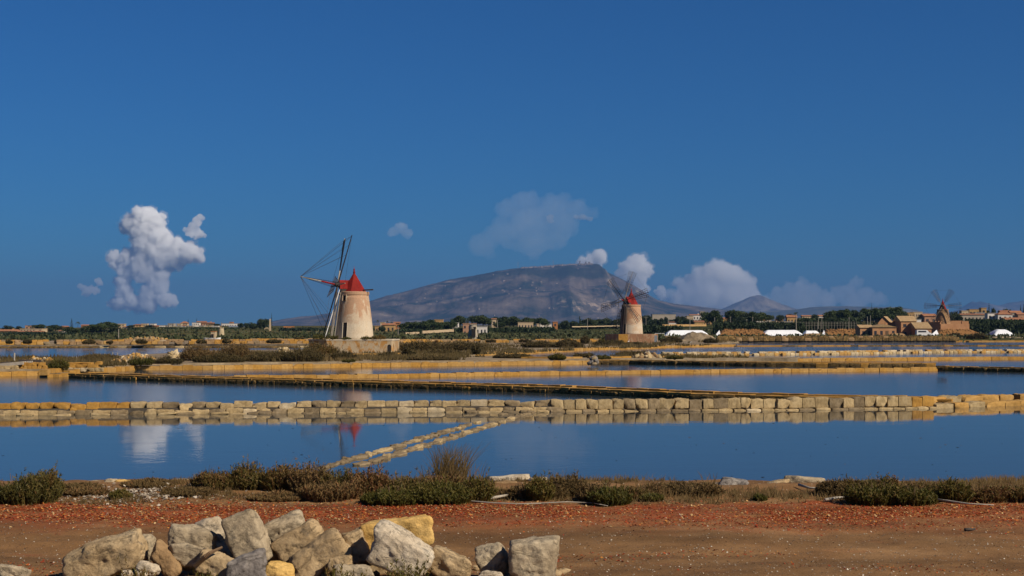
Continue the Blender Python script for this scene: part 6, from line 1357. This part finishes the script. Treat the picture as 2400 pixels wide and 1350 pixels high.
# dry ground cover between the shore shrubs
r = np.random.RandomState(31); n = 5200; X = r.uniform(-8.3, 8.3, n); Y = r.uniform(18.35, 20.9, n); dn = fbm(np.stack([X * .7, Y * 1.1, X * 0], -1), 3, 61)
k = (dn > r.uniform(-.08, .40, n)) & (Y < bank_edge(X) - .05); X, Y, dn = X[k], Y[k], dn[k]; n = len(X); Z = ground_z(X, Y); m_ = 9
P = np.stack([X, Y, Z], -1)[:, None] + r.normal(0, .035, (n, m_, 3)) * [1, 1, 0]; tip = P + np.stack([r.normal(0, .035, (n, m_)), r.normal(0, .03, (n, m_)), r.uniform(.015, .085, (n, m_)) * (1 + dn[:, None])], -1)
V = np.stack([P - [.006, 0, 0], P + [.006, 0, 0], tip], 2).reshape(-1, 3); T = np.repeat(np.clip(.42 + .4 * dn[:, None] + .12 * r.normal(0, 1, (n, m_)), 0, 1).ravel(), 3)
tag(link('dry_groundcover', npmesh('dry_groundcover', V, np.arange(len(V)).reshape(-1, 3), M['leaf_dry'], False, T)), 'low dry plants covering the near bank between the shrubs', None, None, 'stuff')

# crops and weeds standing on the fields
r = np.random.RandomState(90); n = 20000; px = r.uniform(-80, 2480, n); Y = 306 + 330 * r.uniform(0, 1, n) ** 1.25; X = (px - CX) / F * Y; dn = fbm(np.stack([X * .02, Y * .09, X * 0], -1), 3, 91)
k = dn > r.uniform(-.35, .3, n); X, Y, dn = X[k], Y[k], dn[k]; n = len(X); Z = field_z(X, Y)
V, Fa = quads(np.stack([X, Y, Z + r.uniform(-.1, .5, n)], -1), .42, r, -.4); T = np.repeat(np.clip(.5 + .9 * dn + .15 * r.normal(0, 1, n), 0, 1), 4)
tag(link('crop_cover', npmesh('crop_cover', V, Fa, M['leaf_reed'], False, T)), 'low crops and weeds covering the fields beyond the ponds', None, None, 'stuff')
for i, a in enumerate([('dark bush over the left yellow bank near its left end', 20, 806, 16, 8), ('bush between two stretches of the left yellow bank', 62, 806, 22, 9), ('broad dark bush on the left yellow bank below the pines', 205, 806.5, 34, 10), ('small bush on the left yellow bank by the lone pole', 255, 806, 16, 8), ('bush at the foot of the reddish rubble heap', 330, 806, 28, 9), ('bush below the stone hut', 470, 805.5, 26, 8), ('dark bush below the tower stump', 530, 805, 22, 9), ('low bush left of the windmill on the yellow bank', 640, 804.5, 40, 9), ('bush on the upper reddish bank', 700, 800, 30, 8), ('bush right of the grey tower on the yellow bank', 1150, 803, 26, 7), ('low bush on the yellow bank before the white field wall', 1230, 802.8, 30, 7), ('small bush at the right end of the yellow bank', 1330, 802.5, 20, 7)]):
    mbush(*a, 'leaf_scrub', .32 + .03 * (i % 4), .6, 'bushes along the yellow stone banks')
# ------------------------------------------------------------------ boulders heaped in the foreground
def boulder(label, cx, cyy, w, h, tilt, D, mat, seed, dep=.9, npl=6, amp=.075, sub=5, name='boulder', group='boulders heaped beside the dirt track', p=10, rz=0.0):
    m = D / F; c = W(cx, cyy, D); w *= 1.06; h *= 1.06; dims = (w * m, max(min(w, h) * m * dep, .12), h * m)
    V, Fa = rockmesh(seed, sub, (1, 1, 1), npl, 0, p, .07 if npl <= 4 else .16); V = V / (V.max(0) - V.min(0)) * np.array(dims)
    s = max(dims); q = V / s; d = fbm(q * 2.9 + seed * 3.1, 3, seed) * amp + fbm(q * 8 + seed, 4, seed + 4, .6) * amp * .6 + np.minimum(0, fbm(q * 5.5 + seed * 2, 3, seed + 8, .5, True) - .15) * amp * .55 + fbm(q * 30 + seed, 3, seed + 2) * amp * .14
    N_ = V / np.linalg.norm(V, axis=1, keepdims=True); V = V + N_ * (d * s)[:, None]
    o = link(name, npmesh(name, V, Fa, M[mat], True), None, c, (0, -RAD(tilt), rz)); return tag(o, label, 'boulder', group)
BD = [('long tan slab like boulder at the left end of the heap, rising to the right', 248, 1310, 182, 88, 18, 12.75, 'b_tan', 3, 1.0, 3), ('small greyish upright stone behind the long left slab', 345, 1284, 44, 66, 0, 13.0, 'b_grey', 5, .9, 6), ('orange brown weathered stone wedged left of the big round boulder', 388, 1316, 46, 92, 38, 12.7, 'b_brown', 7, .9, 6),
      ('big grey tan boulder with an overhanging dark ledge', 447, 1268, 108, 66, -14, 12.95, 'b_grey', 11, 1.0, 5), ('dark rounded boulder under the overhanging ledge', 438, 1304, 108, 60, -8, 12.8, 'b_grey', 12, 1.0, 6), ('pale whitish stone behind the ledge boulder', 497, 1248, 66, 68, 20, 13.25, 'b_white', 13, .9, 7),
      ('tall grey slab leaning in the middle of the left heap', 582, 1268, 92, 132, 20, 12.9, 'b_grey', 17, .8, 4), ('rough grey boulder on top of the heap', 668, 1238, 92, 68, 28, 13.15, 'b_grey', 19, 1.0, 6), ('tan block wedged just below the topmost grey boulder', 699, 1268, 112, 60, 30, 13.0, 'b_tan', 23, .9, 3),
      ('broad flat tan slab sloping down to the left under the tan block', 742, 1304, 150, 72, 34, 12.85, 'b_tan', 29, .9, 4), ('brownish stone with a dark shadowed hollow, front left', 500, 1326, 92, 62, -18, 12.6, 'b_tan', 31, .9, 6), ('white crusted dark wedge of rock at the bottom edge', 582, 1336, 92, 78, 12, 12.4, 'b_dark', 37, .8, 7),
      ('small bright yellow stone at the bottom edge', 655, 1342, 66, 44, -10, 12.4, 'b_yellow', 41, .9, 5), ('shaded tan stone left of the yellow block', 832, 1282, 60, 76, 10, 12.95, 'b_tan', 43, .9, 5), ('large smooth yellow block lying across the heap', 934, 1252, 160, 74, 8, 13.1, 'b_yellow', 47, 1.0, 2),
      ('large pale grey boulder leaning on the yellow block', 942, 1298, 146, 96, -28, 12.6, 'b_white', 53, .9, 4), ('sandy low boulder right of the large pale grey one', 1052, 1322, 108, 64, -22, 12.75, 'b_tan', 59, .9, 5), ('pinkish pale stone left of the squarish right block', 1158, 1314, 70, 78, 24, 12.85, 'b_grey', 61, .9, 5),
      ('squarish grey block, rightmost of the boulders', 1246, 1312, 112, 98, -3, 12.65, 'b_grey', 67, 1.0, 1), ('low grey stone at the bottom edge under the tan slab', 828, 1344, 96, 46, -4, 12.45, 'b_grey', 71, .9, 6), ('small tan stone above the low grey bottom stone', 800, 1322, 56, 36, 10, 12.65, 'b_tan', 73, .9, 6),
      ('grey tan stone cut by the bottom left corner', 30, 1345, 78, 36, -14, 12.5, 'b_grey', 79, .9, 5), ('small pale stone under the orange brown one', 346, 1334, 54, 30, -16, 12.5, 'b_white', 83, .9, 6), ('little white stone between weeds at the bottom edge', 296, 1348, 24, 20, 10, 12.35, 'b_white', 89, .9, 6), ('second little white stone between weeds at the bottom edge', 334, 1350, 20, 18, 0, 12.35, 'b_white', 97, .9, 6),
      ('flat whitish stone cut by the bottom edge right of the sandy boulder', 1152, 1352, 64, 26, 0, 12.4, 'b_white', 101, .9, 6), ('narrow tan stone in the gap behind the tall slab', 640, 1306, 46, 80, 25, 13.15, 'b_tan', 103, .9, 6), ('shaded stone in the hollow under the yellow block', 880, 1320, 90, 60, 0, 13.2, 'b_tan', 107, .9, 6), ('low brown stone deep between slab and dark wedge', 690, 1336, 80, 50, 10, 12.9, 'b_brown', 109, .9, 6),
      ('shaded stone supporting the topmost grey boulder', 640, 1330, 120, 80, 0, 13.3, 'b_grey', 113, .9, 6), ('shaded stone hidden behind the ledge boulder', 500, 1310, 90, 90, 0, 13.2, 'b_grey', 127, .9, 6)]
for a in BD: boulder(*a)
SE = [('yellow flat stone at the left shore edge', 160, 1134, 66, 14, 0, 20.75, 'b_yellow'), ('grey flat stone next to the leftmost yellow one', 226, 1134, 62, 14, 2, 20.75, 'b_grey'), ('humped grey shore stone', 258, 1131, 34, 18, 0, 20.7, 'b_grey'), ('second yellow shore stone', 288, 1131, 46, 16, -4, 20.7, 'b_yellow'), ('low third yellow shore stone', 340, 1136, 60, 13, 0, 20.6, 'b_yellow'), ('long grey shore slab left of the thicket', 396, 1130, 96, 14, 4, 20.7, 'b_grey'),
      ('white crusted flat stone right of the thicket', 1192, 1121, 92, 14, 1, 20.85, 'b_white'), ('small white crusted stone behind dry shrub', 1262, 1124, 40, 12, 0, 20.9, 'b_white'), ('brown rock under the white crusted stone', 1178, 1136, 60, 18, 0, 20.3, 'b_brown'), ('dark pitted shore rock with sharp crest', 1722, 1135, 72, 30, -10, 20.5, 'b_dark'), ('low dark rock left of the pitted shore rock', 1690, 1137, 50, 14, 0, 20.5, 'b_dark'),
      ('flat topped pale rock at the right shore', 1884, 1128, 98, 24, -2, 20.6, 'b_grey'), ('tan crumbling rock left of the flat topped one', 1812, 1140, 76, 24, 14, 20.5, 'b_tan'), ('pale base rock under the flat topped one', 1880, 1144, 140, 18, 0, 20.3, 'b_tan'), ('yellow pebble on the right bank', 1540, 1151, 15, 12, 0, 19.6, 'b_yellow'), ('round pale pebble by the left edge bush', 76, 1181, 13, 8, 0, 18.3, 'b_white')]
for i, a in enumerate(SE): boulder(*a, seed=200 + i, dep=1.0 if a[3] < 30 else 1.6, sub=4, name='shore_stone', group='stones along the near shore edge', amp=.06)
# ------------------------------------------------------------------ driftwood, weeds, litter
def stick(label, pts, r0, r1, mat, z=.03):
    P = []
    for x, y in pts: p = G(x, y, .55); p.z = gz(p.x, p.y) + z; P.append(p)
    o = P[0].copy(); mb = MB(); n = len(P); mb.path([p - o for p in P], [r0 + (r1 - r0) * k / (n - 1) for k in range(n)], 6); return tag(mb.build('driftwood', M[mat], None, loc=o, smooth=True), label, 'driftwood', 'driftwood on the near shore')
M['drift'] = earth('bleached_driftwood', [(.3, (.30, .25, .19)), (.7, (.44, .39, .31))], 6, bump=.4, stretch=(1, 1, 4))
stick('thick pale driftwood stick right of the long thicket', [(1110, 1176), (1150, 1174.5), (1192, 1170)], .025, .016, 'drift', .05)
stick('long thin dark stick lying along the shore', [(1052, 1172), (1100, 1179), (1160, 1183), (1220, 1185), (1285, 1184)], .012, .006, 'wood_grey')
stick('whitish splintered driftwood beside the small dark shrub', [(1292, 1170), (1318, 1168), (1342, 1166)], .03, .012, 'drift', .04)
stick('long thin pale stick in front of the dark shrub', [(1270, 1185), (1330, 1181), (1390, 1181), (1424, 1187)], .009, .005, 'drift')
stick('grey stick at the left foot of the right hand thicket', [(1934, 1178), (1962, 1174), (1996, 1171)], .02, .012, 'wood_grey', .04)
stick('long pale stick at the right, sloping down to the track', [(2180, 1179), (2220, 1184), (2270, 1189), (2330, 1192)], .017, .006, 'drift', .05)
stick('grey stick behind the bare right bank', [(1872, 1152), (1898, 1156), (1924, 1157)], .02, .012, 'wood_grey', .05)
stick('grey branch lying in the left thicket', [(655, 1140), (675, 1148), (697, 1156)], .02, .01, 'wood_grey', .22)
stick('short dark stick on the track at the far right', [(2262, 1242), (2285, 1240)], .02, .012, 'wood_dark', .02)
t = thing('dead_twig', 'pale dead forked twig at the left end of the thicket', 'twig', G(478, 1160, .55)); t.location.z = gz(t.location.x, t.location.y); rr = random.Random(3)
for k in range(6):
    mb = MB(); a = rr.uniform(-.3, 3.4); L = rr.uniform(.08, .16); mb.path([(0, 0, .02), (math.cos(a) * L * .5, -.02, .03 + math.sin(a) * L * .35), (math.cos(a) * L, -.03, .03 + math.sin(a) * L * .55)], [.007, .005, .002], 5); mb.build('branch', M['drift'], t)
for i, (px, w, h, nn, lb) in enumerate(((318, 110, 34, 150, 'yellow green succulent weeds in front of the long left slab'), (795, 100, 26, 90, 'green weeds at the bottom edge under the tan slab'), (950, 90, 50, 80, 'dark spiky weed in front of the large pale grey boulder'), (1318, 36, 34, 40, 'small weed right of the squarish block'), (205, 70, 24, 60, 'grey green weed left of the long slab'), (480, 60, 16, 40, 'few weeds below the dark rounded boulder'))):
    D = 12.15; b = W(px, 1358, D); b.z = .50; m = D / F; o = link('weed', shrub_mesh(w * m, .14, h * m + .16, nn, 500 + i, M['leaf_green'], 12, .035, .006, .004, .72 if i == 0 else .5, .5), None, b); tag(o, lb, 'weed', 'weeds among the boulders')
# chips and small rubble between and in front of the boulders
rr = random.Random(41); mbv, mbf, o_ = [], [], 0
for k in range(230):
    px = rr.uniform(150, 1330); D = rr.uniform(12.2, 13.6); s = rr.uniform(.02, .085) * rr.random() + .015
    if 1060 < px < 1110 and rr.random() < .7: continue
    V, Fa = ICO[1]; rs = np.random.RandomState(k); q = V * (1 + .3 * rs.uniform(-1, 1, (len(V), 1))) * s * np.array([1.2, 1, .7]); x = (px - CX) / F * D
    mbv.append(q + [x, D, gz(x, D) + s * .25]); mbf.append(Fa + o_); o_ += len(V)
tag(link('stone_chips', npmesh('stone_chips', np.concatenate(mbv), np.concatenate(mbf), M['b_tan'])), 'small chips of stone lying between the boulders', None, None, 'stuff')
# woody root between boulders
mb = MB()
for k in range(5):
    p = [W(455 + k * 3, 1326 - k, 12.5), W(480 + k * 3, 1304 - k * 2, 12.45), W(505 + k * 4, 1290 - k * 2, 12.5)]; mb.path(p, [.014, .018, .010], 5)
o0 = Vector(mb.v[0]); o = mb.build('dead_root', M['wood_brown'], None, org=o0, loc=o0); tag(o, 'brown fibrous dead root between ledge boulder and front stone', 'root')
# red leaf litter, gravel and shells: nobody could count them
def litter(name, label, n, fx, size, stops, seed, zo=.004, asp=.5):
    r = np.random.RandomState(seed); X, Y = fx(r, n); Z = ground_z(X, Y) + zo; P = np.stack([X, Y, Z], -1); k = len(P)
    a = r.uniform(0, 6.283, k); u = np.stack([np.cos(a), np.sin(a), r.normal(0, .25, k)], -1); v = np.stack([-np.sin(a), np.cos(a), r.normal(0, .35, k)], -1); s = (size * r.uniform(.4, 1.5, k))[:, None]
    V = np.stack([P - u * s, P + v * s * asp, P + u * s, P - v * s * asp + [0, 0, .004]], 1).reshape(-1, 3); V[:, 2] += np.repeat(np.abs(r.normal(0, size * .35, k)), 4)
    m = leafmat(name + '_material', stops, .8, .1); return tag(link(name, npmesh(name, V, np.arange(4 * k).reshape(k, 4), m, False, np.repeat(r.uniform(0, 1, k), 4))), label, None, None, 'stuff')
def band(r, n):
    X = r.uniform(-8.5, 8.5, n * 3); Y = r.normal(17.55, .62, n * 3); P = np.stack([X * .8, Y * 1.6, X * 0], -1); d = fbm(P, 4, 41); k = d > r.uniform(-.55, .35, n * 3); return X[k][:n], Y[k][:n]
def patches(r, n):
    X = r.uniform(-6.8, 6.8, n * 6); Y = r.uniform(12.2, 16.6, n * 6); P = np.stack([X * .45, Y * 1.4, X * 0], -1); d = fbm(P, 4, 43); k = d > r.uniform(.12, .5, n * 6); return X[k][:n], Y[k][:n]
def evenly(r, n): Y = 12.2 + 8.6 * r.uniform(0, 1, n) ** 1.3; return r.uniform(-.40, .40, n) * Y, Y
def shells(r, n): return r.normal(-5.05, .55, n), r.normal(19.2, .42, n)
RED = [(0, (.16, .022, .006)), (.45, (.28, .040, .010)), (.72, (.34, .08, .015)), (.9, (.40, .17, .03)), (1, (.46, .31, .14))]
litter('red_litter', 'drift of red and orange dry leaves along the far side of the track', 32000, band, .015, RED, 1)
litter('red_litter', 'thin patches of red leaves scattered on the near track', 4200, patches, .014, RED, 2)
litter('gravel', 'fine pale gravel and shell bits on the dirt', 15000, evenly, .0075, [(0, (.12, .085, .055)), (.5, (.30, .235, .165)), (.8, (.46, .39, .30)), (1, (.62, .57, .48))], 3, .003, .8)
litter('shell_litter', 'patch of pale shells and stones right of the left edge bush', 1500, shells, .024, [(0, (.20, .15, .10)), (.4, (.36, .29, .21)), (1, (.55, .48, .38))], 4, .006, .7)
def specks(r, n):
    Y = r.uniform(24, 46, n); return r.uniform(-.36, .36, n) * Y, Y
r = np.random.RandomState(9); X, Y = specks(r, 190); P = np.stack([X, Y, X * 0 + .006], -1); a = r.uniform(0, 6.28, 190); s = r.uniform(.01, .05, 190)[:, None]
u = np.stack([np.cos(a), np.sin(a) * .4, a * 0], -1); v = np.stack([-np.sin(a), np.cos(a), a * 0 + .3], -1)
V = np.stack([P - u * s, P - v * s * .3, P + u * s, P + v * s * .3], 1).reshape(-1, 3)
tag(link('pond_debris', npmesh('pond_debris', V, np.arange(760).reshape(190, 4), M['wood_dark'])), 'small dark bits of debris floating on the near pond', None, None, 'stuff')
